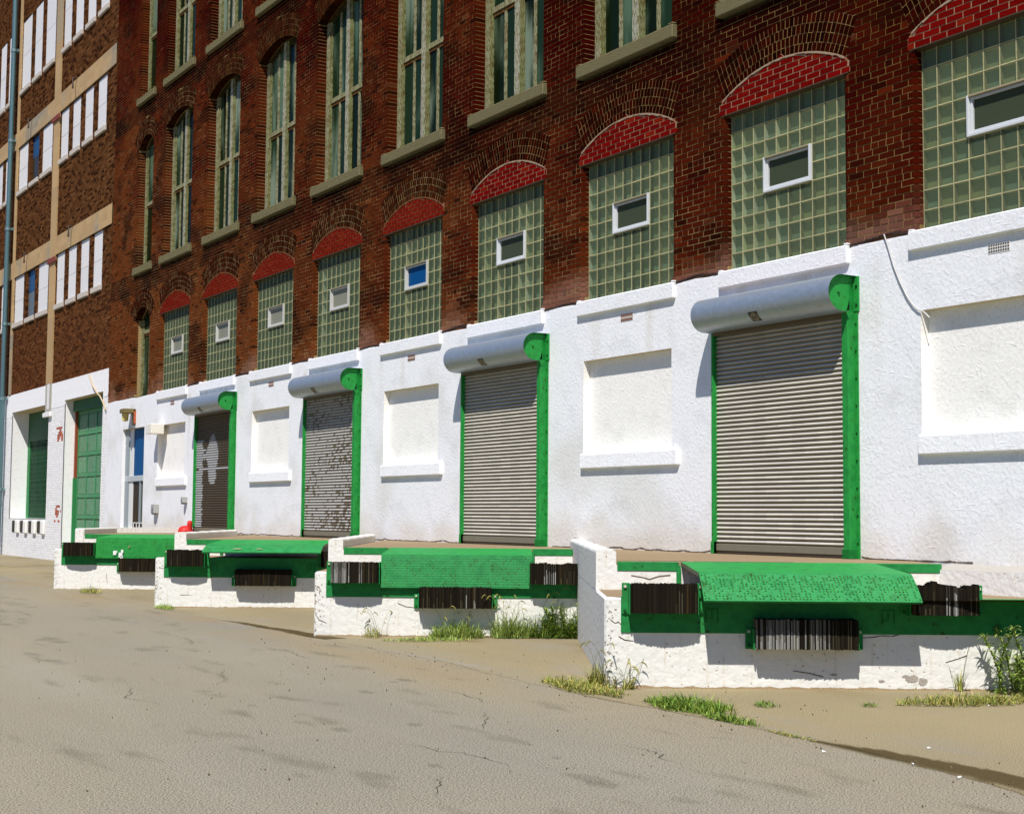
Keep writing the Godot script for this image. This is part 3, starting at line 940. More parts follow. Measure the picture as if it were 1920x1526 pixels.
func dock(k: int) -> void:
	var labels := ["nearest white and green loading dock, its lip half raised and dotted with rust", "second nearest loading dock, green tread plate lip hanging straight down, weeds at its foot", "third loading dock from the right, smooth green lip held out level over a dark gap", "farthest loading dock, green lip hanging down with white paint chips on it"]
	# local frame: x along the dock front, z out of it, origin at the front left corner on the ground
	var base := CAM + Vector3(0.5254, 0, -0.8508) * 0.80 + Vector3(-0.8508, 0, -0.5254) * 12.55
	base.y = 0.0
	var D := thing("loading_dock", labels[k], "loading dock", base + Vector3(-6.0 * k, 0, 0), YAW, "saw-tooth loading docks along the wall")
	var right := 4.9 if k == 0 else 3.148
	var white := K(220, 220, 215)
	var floor_c := K(150, 128, 96)
	var wall_z := func(x: float) -> float: return 12.55 - (11.2175 - 0.8508 * (x + 0.8)) / 0.5254   # local z of the building wall
	# lower block and ledge
	var lo := MB.new()
	var zr: float = wall_z.call(right) - 0.02
	var zl: float = wall_z.call(0.0) - 0.02
	var yl := 0.77
	lo.prism([Vector2(0.018, 0), Vector2(right, 0), Vector2(right, zr), Vector2(0, zl), Vector2(0, -0.02)], -0.25, yl - 0.02, white, false)
	# worn top arris
	for q in [[Vector2(0.018, 0), Vector2(right, 0), Vector2(0, -0.02)], [Vector2(0, -0.02), Vector2(0.018, 0), Vector2(0.02, 0)], [Vector2(0, zl), Vector2(0, -0.02), Vector2(0.02, 0)]]:
		var a: Vector2 = q[0]; var b: Vector2 = q[1]
		var ia := Vector2(maxf(a.x, 0.025), minf(a.y, -0.025)); var ib := Vector2(maxf(b.x, 0.025), minf(b.y, -0.025))
		lo.quad(Vector3(a.x, yl - 0.02, a.y), Vector3(b.x, yl - 0.02, b.y), Vector3(ib.x, yl, ib.y), Vector3(ia.x, yl, ia.y), white)
	piece(D, "concrete_base", lo.mesh(), M.dock_paint)
	var led := MB.new()
	led.prism([Vector2(0.025, -0.025), Vector2(right, -0.025), Vector2(right, zr), Vector2(0.025, zl)], yl - 0.05, yl, floor_c, true, false)
	piece(D, "ledge", led.mesh(), M.concrete)
	# raised platform
	var ex := 3.25 if k == 0 else right
	var er: float = wall_z.call(ex) - 0.02
	var up := MB.new()
	up.prism([Vector2(0.19, -1.27), Vector2(ex, -1.27), Vector2(ex, er), Vector2(0.19, zl)], yl - 0.02, 1.0, white, false, false)
	piece(D, "platform_face", up.mesh(), M.dock_paint)
	var fl := MB.new()
	fl.prism([Vector2(0.19, -1.27), Vector2(ex, -1.27), Vector2(ex, er), Vector2(0.19, zl)], 1.0, 1.028, floor_c, true, false)
	piece(D, "platform_floor", fl.mesh(), M.concrete)
	if k == 0:
		for q in [[0.21, 0.9, -1.62, 0.012], [0.95, 1.9, -1.5, 0.01]]:
			var cr := MB.new()
			cr.box(Vector3(q[0], 1.028, q[2]), Vector3(q[1], 1.031, q[2] + q[3]), K(70, 60, 46))
			piece(D, "floor_crack", cr.mesh(), M.concrete)
	var cz := 0.0035
	var marks: Array = [
		[[[2.18, 0.44], [2.28, 0.445], [2.36, 0.46], [2.45, 0.455], [2.52, 0.475]], [[2.2, 0.5], [2.33, 0.53], [2.44, 0.535], [2.6, 0.528]], [[1.6, 0.16], [1.66, 0.15], [1.74, 0.14], [1.86, 0.11]], [[2.9, 0.24], [3.0, 0.27], [3.08, 0.30]], [[0.12, 0.44], [0.17, 0.41], [0.25, 0.40]], [[0.05, 0.58], [0.09, 0.55], [0.12, 0.56], [0.15, 0.53]]],
		[[[0.02, 0.26], [0.06, 0.2], [0.1, 0.18], [0.15, 0.16]], [[0.03, 0.6], [0.07, 0.56], [0.06, 0.5]], [[1.0, 0.4], [1.1, 0.36], [1.2, 0.35]]],
		[[[0.06, 0.62], [0.12, 0.6], [0.17, 0.62]], [[0.4, 0.2], [0.55, 0.2]]],
		[[[0.03, 0.5], [0.07, 0.44]], [[1.0, 0.3], [1.02, 0.12]]]][k]
	for q in marks:
		var pts := []
		for e in q: pts.append(Vector3(e[0], e[1], cz))
		crack(D, "crack", pts, 0.004, K(96, 76, 54), M.concrete)
	var foot := []
	for i in 60: foot.append(Vector3(0.02 + (right - 0.05) * i / 59.0, 0.004 + absf(nz_mid.get_noise_1d(i * 9.0 + k * 100.0)) * 0.02, 0.0025))
	crack(D, "foot_dirt", foot, 0.014, K(168, 146, 112), M.concrete)
	var spall := MB.new()
	for i in 46:
		var sx := absf(rng.randfn(0.0, 0.05)) + 0.003; var sy := rng.randf_range(0.05, 0.72)
		var sr := rng.randf_range(0.003, 0.011)
		var ring := []
		for j in 7: ring.append(Vector3(sx + cos(TAU * j / 7) * sr * rng.randf_range(0.5, 1.4), sy + sin(TAU * j / 7) * sr * rng.randf_range(0.4, 1.0), 0.003))
		for j in range(1, 6): spall.tri(ring[0], ring[j], ring[j + 1], vary(K(150, 124, 96), 0.2))
	bulk(D, "paint_loss", spall, M.concrete)
	if k == 0:
		var bare := MB.new()
		for q in [[2.62, 0.1, 0.07, 0.03], [2.7, 0.075, 0.05, 0.035], [2.56, 0.12, 0.035, 0.014], [3.05, 0.06, 0.02, 0.02], [2.35, 0.08, 0.03, 0.012], [1.95, 0.13, 0.035, 0.01]]:
			var ring := []
			for i in 9: ring.append(Vector3(q[0] + cos(TAU * i / 9) * q[2] * rng.randf_range(0.6, 1.2), q[1] + sin(TAU * i / 9) * q[3] * rng.randf_range(0.6, 1.2), cz))
			for i in range(1, 8): bare.tri(ring[0], ring[i], ring[i + 1], K(170, 160, 148))
		bulk(D, "bare_patch", bare, M.concrete)
		crack(D, "crack", [Vector3(0.33, 0.905, -1.2655), Vector3(0.45, 0.885, -1.2655), Vector3(0.5, 0.87, -1.2655), Vector3(0.6, 0.9, -1.2655), Vector3(0.7, 0.91, -1.2655)], 0.004, K(110, 92, 70), M.concrete)
	# white curb on the left edge
	var cu := MB.new()
	var y0 := yl - 0.01
	if k < 3:
		var back := -7.3 if k == 0 else -5.75
		# rounded block, cut slanting at the far end
		var prof := [Vector2(0.0, y0), Vector2(0.0, 1.115), Vector2(0.008, 1.132), Vector2(0.028, 1.142), Vector2(0.162, 1.142), Vector2(0.183, 1.132), Vector2(0.19, 1.115), Vector2(0.19, y0)]
		var nseg := 14
		for i in nseg:
			var za := lerpf(-1.27, back, float(i) / nseg); var zb := lerpf(-1.27, back, float(i + 1) / nseg)
			var ja := 0.0 if i == 0 else sin(i * 2.3) * 0.004; var jb := sin((i + 1) * 2.3) * 0.004
			for j in prof.size() - 1:
				var a: Vector2 = prof[j]; var b: Vector2 = prof[j + 1]
				var sk := 0.0 if k == 0 else 0.0
				cu.quad(Vector3(a.x, a.y + ja, za), Vector3(b.x, b.y + ja, za), Vector3(b.x, b.y + jb, zb), Vector3(a.x, a.y + jb, zb), white)
		for e in [-1.27, back]:
			for j in range(1, prof.size() - 1):
				var A := Vector3(prof[0].x, prof[0].y, e); var B := Vector3(prof[j].x, prof[j].y, e); var C := Vector3(prof[j + 1].x, prof[j + 1].y, e)
				if e == -1.27: cu.tri(A, C, B, white)
				else: cu.tri(A, B, C, white)
	else:
		cu.cbox(Vector3(0.0, y0, -3.7), Vector3(0.19, 1.142, -1.27), 0.02, white)
		# runs on to the right behind the platform, up to the door
		var A := Vector2(0.0, -3.72); var B := Vector2(1.62, -4.62)
		var dn := Vector2(A.y - B.y, B.x - A.x).normalized() * 0.19
		cu.prism([A + dn * 0.0, B + dn * 0.0, B - dn, A - dn] if dn.y < 0 else [A, B, B - dn, A - dn], y0, 1.142, white)
	piece(D, "curb", cu.mesh(), M.dock_paint)
	# steel along the platform edge
	var gr := K(42, 132, 70)
	for e in [[0.2, 0.775], [2.63, ex]]:
		var ed := MB.new()
		ed.cbox(Vector3(e[0], 0.945, -1.3), Vector3(e[1], 1.032, -1.262), 0.004, gr)
		piece(D, "edge_channel", ed.mesh(), M.green_paint)
	# leveller: deck plate and hinged lip
	var dk := MB.new()
	var dx0 := 0.8; var dx1 := 2.61
	var H0 := Vector3(0, 1.034, -1.3); var H1 := Vector3(0, 0.982, 0.02)
	var X0 := Vector3(dx0, 0, 0); var X1 := Vector3(dx1, 0, 0)
	var th := Vector3(0, -0.035, 0)
	dk.quad(X0 + H1, X1 + H1, X1 + H0, X0 + H0, K(44, 150, 74))
	var edge := K(120, 118, 96)
	dk.quad(X0 + H0 + th, X0 + H1 + th, X0 + H1, X0 + H0, edge)
	dk.quad(X1 + H1 + th, X1 + H0 + th, X1 + H0, X1 + H1, edge)
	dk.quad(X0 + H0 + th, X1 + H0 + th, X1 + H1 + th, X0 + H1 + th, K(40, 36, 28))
	dk.quad(X0 + H1 + th, X1 + H1 + th, X1 + H1, X0 + H1, gr)
	piece(D, "deck_plate", dk.mesh(), M.green_paint)
	for x in [dx0 - 0.045, dx1 + 0.005]:
		var sm := MB.new()
		sm.box(Vector3(x, 0.77, -1.268), Vector3(x + 0.04, 1.0, -1.235), gr)
		piece(D, "stile", sm.mesh(), M.green_paint)
	# lip: curve from the hinge to its free edge
	var free: Vector3 = [Vector3(0, 0.765, 0.37), Vector3(0, 0.588, 0.075), Vector3(0, 0.872, 0.40), Vector3(0, 0.60, 0.075)][k]
	var hinge := Vector3(0, 0.978, 0.045)
	var mid := (hinge + free) / 2 + Vector3(0, 0.02, 0.012) * (1.0 if k % 2 == 0 else 0.3)
	var lipp := [Vector3(0, 0.984, 0.015), hinge]
	for i in range(1, 7):
		var t := i / 6.0
		lipp.append(hinge.lerp(mid, t).lerp(mid.lerp(free, t), t))
	var lm := MB.new()
	var lc := K(52, 140, 80) if k != 3 else K(38, 138, 62)
	for i in lipp.size() - 1:
		var a: Vector3 = lipp[i]; var b: Vector3 = lipp[i + 1]
		var ta := 0.0; var tb := 0.0
		if k == 2:
			ta = 0.10 * pow(1.0 - float(i) / 7.0, 2.0) * -1.0 + 0.0; tb = ta
			ta = 0.0; tb = 0.0
		var nn := (a - b).cross(Vector3.RIGHT).normalized()
		if nn.z < 0 and nn.y < 0: nn = -nn
		lm.quad(X0 + b, X1 + b, X1 + a, X0 + a, lc)
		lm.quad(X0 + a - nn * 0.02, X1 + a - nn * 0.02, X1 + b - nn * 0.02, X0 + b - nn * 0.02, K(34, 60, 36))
		lm.quad(X0 + a - nn * 0.02, X0 + b - nn * 0.02, X0 + b, X0 + a, lc)
		lm.quad(X1 + b - nn * 0.02, X1 + a - nn * 0.02, X1 + a, X1 + b, lc)
		if i == lipp.size() - 2: lm.quad(X0 + b - nn * 0.02, X1 + b - nn * 0.02, X1 + b, X0 + b, lc.darkened(0.1))
	var lip := piece(D, "lip", lm.mesh(), M.green_paint)
	if k != 2:
		var tm := MB.new()
		var tot := hinge.distance_to(free)
		var dirv := (free - hinge).normalized()
		var nrm := Vector3.RIGHT.cross(dirv) * -1.0
		if nrm.dot(Vector3(0, 0.3, 1)) < 0: nrm = -nrm
		var nu := int((dx1 - dx0) / 0.03); var nw := int(tot / 0.03)
		for i in nu:
			for j in range(1, nw):
				var u := dx0 + (i + 0.5) * (dx1 - dx0) / nu
				var t := (j + 0.2) / nw
				var c := hinge.lerp(mid, t).lerp(mid.lerp(free, t), t) + Vector3(u, 0, 0)
				var s := 1.0 if (i + j) % 2 == 0 else -1.0
				var d1 := (Vector3.RIGHT + dirv * s).normalized() * 0.0145
				var d2 := (Vector3.RIGHT - dirv * s).normalized() * 0.0062
				var tc := vary(lc.lightened(0.2), 0.05)
				if k == 0 and rng.randf() < 0.6: tc = vary(K(60, 80, 36), 0.25)
				if k == 1 and rng.randf() < 0.07: tc = K(104, 96, 58)
				var ap := c + nrm * 0.008
				var b0 := nrm * 0.001
				for e in [[d1, d2], [d2, -d1], [-d1, -d2], [-d2, d1]]:
					var P: Vector3 = c + e[0] + b0; var Q: Vector3 = c + e[1] + b0
					if (P - ap).cross(Q - ap).dot(nrm) > 0: tm.tri(ap, P, Q, tc)
					else: tm.tri(ap, Q, P, tc)
		bulk(lip, "tread", tm, M.green_paint)
	if k == 3:
		var ch := MB.new()
		for q in [[1.17, 0.70, 0.03], [1.28, 0.66, 0.035], [1.31, 0.73, 0.022], [1.3, 0.62, 0.025], [1.2, 0.72, 0.016], [1.44, 0.82, 0.014]]:
			ch.cbox(Vector3(q[0] - q[2], q[1] - q[2] * 1.3, 0.088), Vector3(q[0] + q[2], q[1] + q[2] * 1.3, 0.094), 0.004, K(226, 226, 222) if q[0] < 1.4 else K(150, 110, 80))
		piece(lip, "paint_chip", ch.mesh(), M.plain)
	if k == 2:
		var ch := MB.new()
		for q in [[1.25, 0.25], [1.62, 0.3], [1.3, 0.32]]: ch.box(Vector3(q[0], 0.915, q[1]), Vector3(q[0] + 0.09, 0.926, q[1] + 0.025), K(176, 160, 130))
		piece(lip, "paint_chip", ch.mesh(), M.plain)
	# face plate bolted to the front of the block
	var fp := MB.new()
	fp.cbox(Vector3(0.14, 0.47, -0.03), Vector3(right - (0.0 if k == 0 else 0.002), 0.775, 0.012), 0.004, gr)
	piece(D, "face_plate", fp.mesh(), M.green_paint)
	for x in [0.86, 2.36]:
		var sl := MB.new()
		for e in [[0, 0.0, 0.008, 0.11], [0.1, 0.0, 0.108, 0.11], [0.0, 0.11, 0.108, 0.118], [0.05, 0.03, 0.058, 0.11]]:
			sl.box(Vector3(x + e[0], 0.56 + e[1], 0.012), Vector3(x + e[2], 0.56 + e[3], 0.02), K(30, 110, 54))
		piece(D, "slot_frame", sl.mesh(), M.green_paint)
	# laminated rubber bumpers between green angles
	var bumps := [[0.215, 0.775, 0.645, 0.89, 0.03], [2.585, 3.145, 0.645, 0.89, 0.03], [1.265, 2.125, 0.352, 0.60, 0.008]]
	for i in 3:
		var b: Array = bumps[i]
		var node := holder(D, "bumper")
		var scuff: float = [[0.12, 0.22, 0.78], [0.85, 0.4, 0.35], [0.0, 0.1, 0.2], [0.25, 0.1, 0.2]][k][i]
		var torn := 1.0 if (k == 0 and i == 1) else (0.35 if (k == 2 and i == 0) or (k == 1 and i == 1) else 0.0)
		piece(node, "rubber_pad", lam_bumper(b[0], b[1], b[2], b[3], 0.014, 0.17, b[4], scuff, torn), M.rubber)
		for s in [-1, 1]:
			var am := MB.new()
			var xe: float = b[0] - 0.004 if s < 0 else b[1] + 0.004
			var xo: float = xe + s * 0.065
			var yb: float = b[2] - (0.015 if i < 2 else 0.01); var yt: float = b[3] + 0.002 if i < 2 else b[3] - 0.08
			am.cbox(Vector3(minf(xe, xo), yb, 0.012), Vector3(maxf(xe, xo), yt, 0.026), 0.003, gr)
			am.cbox(Vector3(minf(xe, xe + s * 0.012), yb, 0.012), Vector3(maxf(xe, xe + s * 0.012), yt, 0.13), 0.003, gr)
			for yy in [yb + 0.03, yt - 0.03]:
				am.tube([Vector3(xe + s * 0.038, yy, 0.022), Vector3(xe + s * 0.038, yy, 0.042)], 0.013, 8, K(28, 90, 44) if yy < yt - 0.05 else K(200, 200, 190))
			piece(node, "angle", am.mesh(), M.green_paint)

# ------------------------------------------------------------------ plants
func blade(mb: MB, p: Vector3, dir: float, len: float, wid: float, lean: float, droop: float, c: Color) -> void:
	var d := Vector3(cos(dir), 0, sin(dir))
	var s := Vector3(-sin(dir), 0, cos(dir)) * wid * 0.5
	var pts := []
	var q := p
	var a := lean
	for i in 5:
		pts.append(q)
		q += (d * sin(a) + Vector3.UP * cos(a)) * len * 0.25
		a += droop * 0.3
	var w := [1.0, 0.95, 0.75, 0.45, 0.0]
	for i in 4:
		var A: Vector3 = pts[i] - s * w[i]; var B: Vector3 = pts[i] + s * w[i]; var C: Vector3 = pts[i + 1] + s * w[i + 1]; var D: Vector3 = pts[i + 1] - s * w[i + 1]
		mb.tri(A, B, C, c)
		if i < 3: mb.tri(A, C, D, c)

func grass_clump(label: String, at: Vector3, rx: float, rz: float, turn: float, count: int, len: Vector2, lean: Vector2, tones: Array, group := "", heads := 0, category := "grass clump", called := "grass_clump") -> void:
	var o := thing(called, label, category, at, 0.0, group)
	var mb := MB.new()
	var ct := cos(turn); var st := sin(turn)
	for i in count:
		var r := sqrt(rng.randf()); var t := rng.randf() * TAU
		var ux := cos(t) * r * rx; var uz := sin(t) * r * rz
		var p := Vector3(ux * ct - uz * st, 0.0, ux * st + uz * ct)
		p *= 1.0 + nz_mid.get_noise_2d(at.x * 40.0 + t * 20.0, at.z * 40.0) * 0.4
		var c: Color = tones[rng.randi() % tones.size()]
		blade(mb, p, rng.randf() * TAU, rng.randf_range(len.x, len.y) * (1.1 - r * 0.5), rng.randf_range(0.004, 0.009), rng.randf_range(lean.x, lean.y), rng.randf_range(0.4, 1.6), vary(c, 0.2))
	piece(o, "blades", mb.mesh(), M.leaf)
	if heads > 0:
		var hm := MB.new()
		for i in heads:
			var r := sqrt(rng.randf()) * 0.85; var t := rng.randf() * TAU
			var p := Vector3(cos(t) * r * rx, 0, sin(t) * r * rz)
			p = Vector3(p.x * ct - p.z * st, 0, p.x * st + p.z * ct)
			var d := rng.randf() * TAU
			var hgt := rng.randf_range(0.6, 1.0) * len.y * 1.25
			var pts := []
			var q := p
			var a := rng.randf_range(0.0, 0.25)
			for k in 7:
				pts.append(q)
				q += (Vector3(cos(d), 0, sin(d)) * sin(a) + Vector3.UP * cos(a)) * hgt / 6.0
				a += 0.09 + (0.35 if k > 3 else 0.0)
			hm.tube(pts, 0.0025, 3, vary(K(128, 128, 56), 0.15), 0.0016)
			var tip: Vector3 = pts[6]
			var ears := [tip]
			for k in 4:
				ears.append(ears[k] + (Vector3(cos(d), 0, sin(d)) * sin(a) + Vector3.UP * cos(a)) * 0.018)
				a += 0.3
			hm.tube(ears, 0.0075, 5, vary(K(140, 134, 62), 0.15), 0.003)
		bulk(o, "seed_heads", hm, M.leaf)

func leafy_weed(label: String, at: Vector3, stems: int, hgt: float, spread: float, tones: Array) -> void:
	var o := thing("leafy_weed", label, "weed", at)
	var sm := MB.new(); var lm := MB.new()
	for i in stems:
		var d := rng.randf() * TAU
		var p := Vector3(rng.randf_range(-1, 1) * spread * 0.5, 0, rng.randf_range(-1, 1) * spread * 0.5)
		var a := rng.randf_range(0.02, 0.35)
		var hh := hgt * rng.randf_range(0.45, 1.0)
		var pts := []
		var q := p
		for k in 9:
			pts.append(q)
			q += (Vector3(cos(d), 0, sin(d)) * sin(a) + Vector3.UP * cos(a)) * hh / 8.0
			a += 0.06
			d += rng.randf_range(-0.3, 0.3)
		sm.tube(pts, 0.005, 4, vary(K(104, 112, 48), 0.1), 0.002)
		for k in range(1, 9):
			for m in 16:
				var b: Vector3 = pts[k - 1].lerp(pts[k], rng.randf())
				# short side sprig carrying leaves
				blade(lm, b, rng.randf() * TAU, rng.randf_range(0.05, 0.12), rng.randf_range(0.010, 0.018), rng.randf_range(0.5, 1.3), rng.randf_range(0.5, 1.6), vary(tones[rng.randi() % tones.size()], 0.2))
	piece(o, "stems", sm.mesh(), M.leaf)
	piece(o, "leaves", lm.mesh(), M.leaf)

# ------------------------------------------------------------------ ground
func yard_y(s: float) -> float:
	return 0.06 * smoothstep(-5.0, -22.0, s) if s < -5.0 else 0.0

func edge_z(s: float) -> float:   # where the concrete apron gives way to asphalt
	var pts := [[-60.0, 3.6], [-10.4, 3.75], [-3.8, 3.98], [2.3, 4.0], [5.6, 4.03], [7.4, 4.29], [8.4, 4.40], [10.1, 4.36], [11.2, 4.42], [11.9, 4.51], [13.0, 4.79], [60.0, 12.0]]
	var z := 4.0
	for i in pts.size() - 1:
		if s >= pts[i][0] and s <= pts[i + 1][0]:
			z = lerpf(pts[i][1], pts[i + 1][1], (s - pts[i][0]) / (pts[i + 1][0] - pts[i][0]))
	return z + nz_fine.get_noise_1d(s * 24.0) * 0.05 + nz_mid.get_noise_1d(s * 6.0) * 0.07

func sheet(xs: PackedFloat32Array, zs: Callable, nzv: int, yf: Callable, tone: Callable) -> ArrayMesh:
	var v := PackedVector3Array(); var n := PackedVector3Array(); var c := PackedColorArray(); var ix := PackedInt32Array()
	for i in xs.size():
		for j in nzv:
			var z: float = zs.call(xs[i], float(j) / (nzv - 1))
			v.append(Vector3(xs[i], yf.call(xs[i], z), z))
			n.append(Vector3.UP)
			c.append(tone.call(xs[i], z))
	for i in xs.size() - 1:
		for j in nzv - 1:
			var a := i * nzv + j
			ix.append_array(PackedInt32Array([a, a + nzv, a + nzv + 1, a, a + nzv + 1, a + 1]))
	# godot's front faces run clockwise seen from above
	var arr := []
	arr.resize(Mesh.ARRAY_MAX)
	arr[Mesh.ARRAY_VERTEX] = v; arr[Mesh.ARRAY_NORMAL] = n; arr[Mesh.ARRAY_COLOR] = c; arr[Mesh.ARRAY_INDEX] = ix
	var m := ArrayMesh.new()
	m.add_surface_from_arrays(Mesh.PRIMITIVE_TRIANGLES, arr)
	return m

var smudges := [[8.67, 7.01, 0.16, 0.06, 0.5], [9.16, 6.91, 0.17, 0.07, 0.7], [9.12, 6.36, 0.09, 0.05, 0.7], [10.69, 7.04, 0.08, 0.05, 0.7], [10.60, 7.85, 0.12, 0.05, 0.4], [11.44, 6.5, 0.20, 0.10, 0.6], [11.66, 6.55, 0.17, 0.06, 0.6], [12.16, 6.43, 0.2, 0.07, 0.5], [10.78, 6.26, 0.05, 0.03, 0.9], [10.67, 4.91, 0.07, 0.03, 0.7], [11.49, 5.38, 0.07, 0.035, 0.7], [6.40, 6.24, 0.14, 0.06, 0.7], [7.26, 5.83, 0.14, 0.06, 0.8], [1.17, 6.79, 0.4, 0.2, 0.6], [6.76, 6.99, 0.25, 0.1, 0.5], [2.79, 6.26, 0.35, 0.12, 0.6], [7.72, 6.97, 0.15, 0.05, 0.5], [2.57, 5.99, 0.2, 0.1, 0.5], [6.65, 5.14, 0.1, 0.07, 0.9], [6.75, 5.3, 0.07, 0.05, 0.8], [11.11, 4.72, 0.07, 0.03, 0.8], [-2.0, 5.2, 0.9, 0.15, 0.5], [4.4, 6.1, 0.3, 0.05, 0.5], [-6.0, 5.6, 1.2, 0.2, 0.4], [3.6, 7.4, 0.4, 0.08, 0.4]]

func wet(s: float, z: float) -> float:
	# damp strip in the joint on the right, and the seep beside the second dock
	var w := 0.0
	if s > 11.05:
		var t := clampf((s - 11.1) / 1.85, 0, 1.6)
		var top := 4.42 - 0.08 * sin(minf(t, 1.0) * PI) - 0.02 * t + (maxf(0.0, s - 12.9) * 0.3)
		var bot := 4.45 + 0.20 * t
		var e := 0.02 + nz_fine.get_noise_2d(s * 30.0, z * 30.0) * 0.03
		w = maxf(w, smoothstep(top - e - 0.015, top - e + 0.015, z) * (1.0 - smoothstep(bot + e - 0.05, bot + e + 0.03, z)))
	if s > -1.2 and s < 2.5:
		var t := (s + 1.0) / 3.4
		var cz := lerpf(3.95, 3.85, t) + nz_mid.get_noise_1d(s * 12.0) * 0.12
		var half := 0.04 + 0.13 * t
		w = maxf(w, (1.0 - smoothstep(half * 0.7, half, absf(z - cz))) * smoothstep(-1.1, -0.3, s))
	return w

func asphalt_tone(s: float, z: float) -> Color:
	var n := nz_soft.get_noise_2d(s * 3.0, z * 9.0)
	var c := K(176, 165, 138).lerp(K(163, 156, 138), clampf(0.5 + n, 0, 1))
	# sandy wash near the apron, paler wheel tracks
	var e := edge_z(s)
	var dust := clampf(1.0 - (z - e) / 1.1, 0, 1) * clampf(0.55 + nz_mid.get_noise_2d(s * 4.0, z * 9.0) * 1.2, 0, 1)
	if s > 8.0: dust *= 0.45
	c = c.lerp(K(176, 154, 112), dust * 0.8)
	c = c.lerp(K(182, 174, 154), clampf(nz_mid.get_noise_2d(s * 1.5 + 90.0, z * 7.0) * 1.1 - 0.1, 0, 0.5))
	c = c.lerp(K(124, 118, 98), clampf(nz_mid.get_noise_2d(s * 11.0 + 30.0, z * 40.0) * 1.6 - 0.55, 0, 0.6))
	for q in smudges:
		var dx: float = (s - q[0]) / q[2]; var dz: float = (z - q[1]) / (q[3] * 0.75)
		if absf(dx) < 1.6 and absf(dz) < 1.6:
			var d := dx * dx + dz * dz + nz_fine.get_noise_2d(s * 30.0, z * 30.0) * 1.9
			c = c.lerp(K(88, 88, 72), clampf((1.0 - d) * 3.0, 0, 1) * q[4] * 0.38)
	return c.lerp(K(88, 76, 44), wet(s, z) * 0.92)

func apron_tone(s: float, z: float) -> Color:
	var n := nz_mid.get_noise_2d(s * 3.0, z * 5.0)
	var c := K(178, 163, 124).lerp(K(166, 153, 121), clampf(0.5 + n * 1.2, 0, 1))
	c = c.lerp(K(136, 116, 80), clampf(nz_soft.get_noise_2d(s * 10.0, z * 22.0) * 1.6 - 0.35, 0, 0.55))
	c = c.lerp(K(168, 160, 146), clampf(nz_mid.get_noise_2d(s * 6.0 + 50.0, z * 20.0) * 1.5 - 0.35, 0, 0.6))
	var e := edge_z(s)
	# away from the nearest dock the slab runs out under washed grit
	var grit := clampf(1.0 - (e - z) / 0.7 + nz_mid.get_noise_2d(s * 6.0, z * 12.0) * 0.7, 0, 1) * (1.0 - smoothstep(7.2, 9.0, s) * 0.75)
	if e - z < 0.12: grit = maxf(grit, (1.0 - (e - z) / 0.12) * (1.0 - smoothstep(7.6, 9.4, s) * 0.6))
	c = c.lerp(K(174, 162, 132), grit)
	if e - z < 0.06 and s > 8.2: c = c.lerp(K(112, 96, 62), 0.5 * (1.0 - (e - z) / 0.06) * clampf(0.5 + nz_fine.get_noise_1d(s * 9.0), 0, 1))
	# pale worn joint before the second dock
	var jd := absf(z - 4.0 + 0.02 * (s - 5.0)) - 0.035 - nz_fine.get_noise_1d(s * 20.0) * 0.03
	if s > 3.8 and s < 6.2 and jd < 0.0: c = c.lerp(K(176, 170, 156), 0.7)
	return c.lerp(K(92, 78, 46), wet(s, z) * 0.92)

func steps(a: float, b: float, d: float) -> PackedFloat32Array:
	var out := PackedFloat32Array()
	var n := int(ceil((b - a) / d))
	for i in n + 1: out.append(lerpf(a, b, float(i) / n))
	return out

func ground_cracks(yard: Node3D) -> void:
	for q in [[5.0, 6.2, 0.35, 1.6], [7.4, 5.2, 0.1, 1.1], [8.8, 5.6, 0.5, 0.9], [9.8, 6.9, -0.2, 1.3], [3.0, 5.0, 0.0, 2.2], [10.6, 5.6, 0.25, 0.9], [6.0, 7.4, 0.1, 1.5], [0.5, 5.4, 0.05, 2.5], [-3.5, 6.4, 0.1, 3.0], [11.0, 7.2, 0.6, 0.6]]:
		var mb := MB.new()
		var p := Vector3(q[0], 0.0035, q[1])
		var a: float = q[2]
		var n := int(q[3] / 0.06)
		for i in n:
			var b := a + rng.randf_range(-0.7, 0.7)
			var e := p + Vector3(cos(b), 0, sin(b)) * 0.06
			var w := 0.0022 * sin(PI * (i + 0.5) / n) + 0.0006
			var s := Vector3(-sin(b), 0, cos(b)) * w
			mb.quad(p + s, e + s, e - s, p - s, K(84, 78, 62))
			p = e
		piece(yard, "crack", mb.mesh(), M.apron)

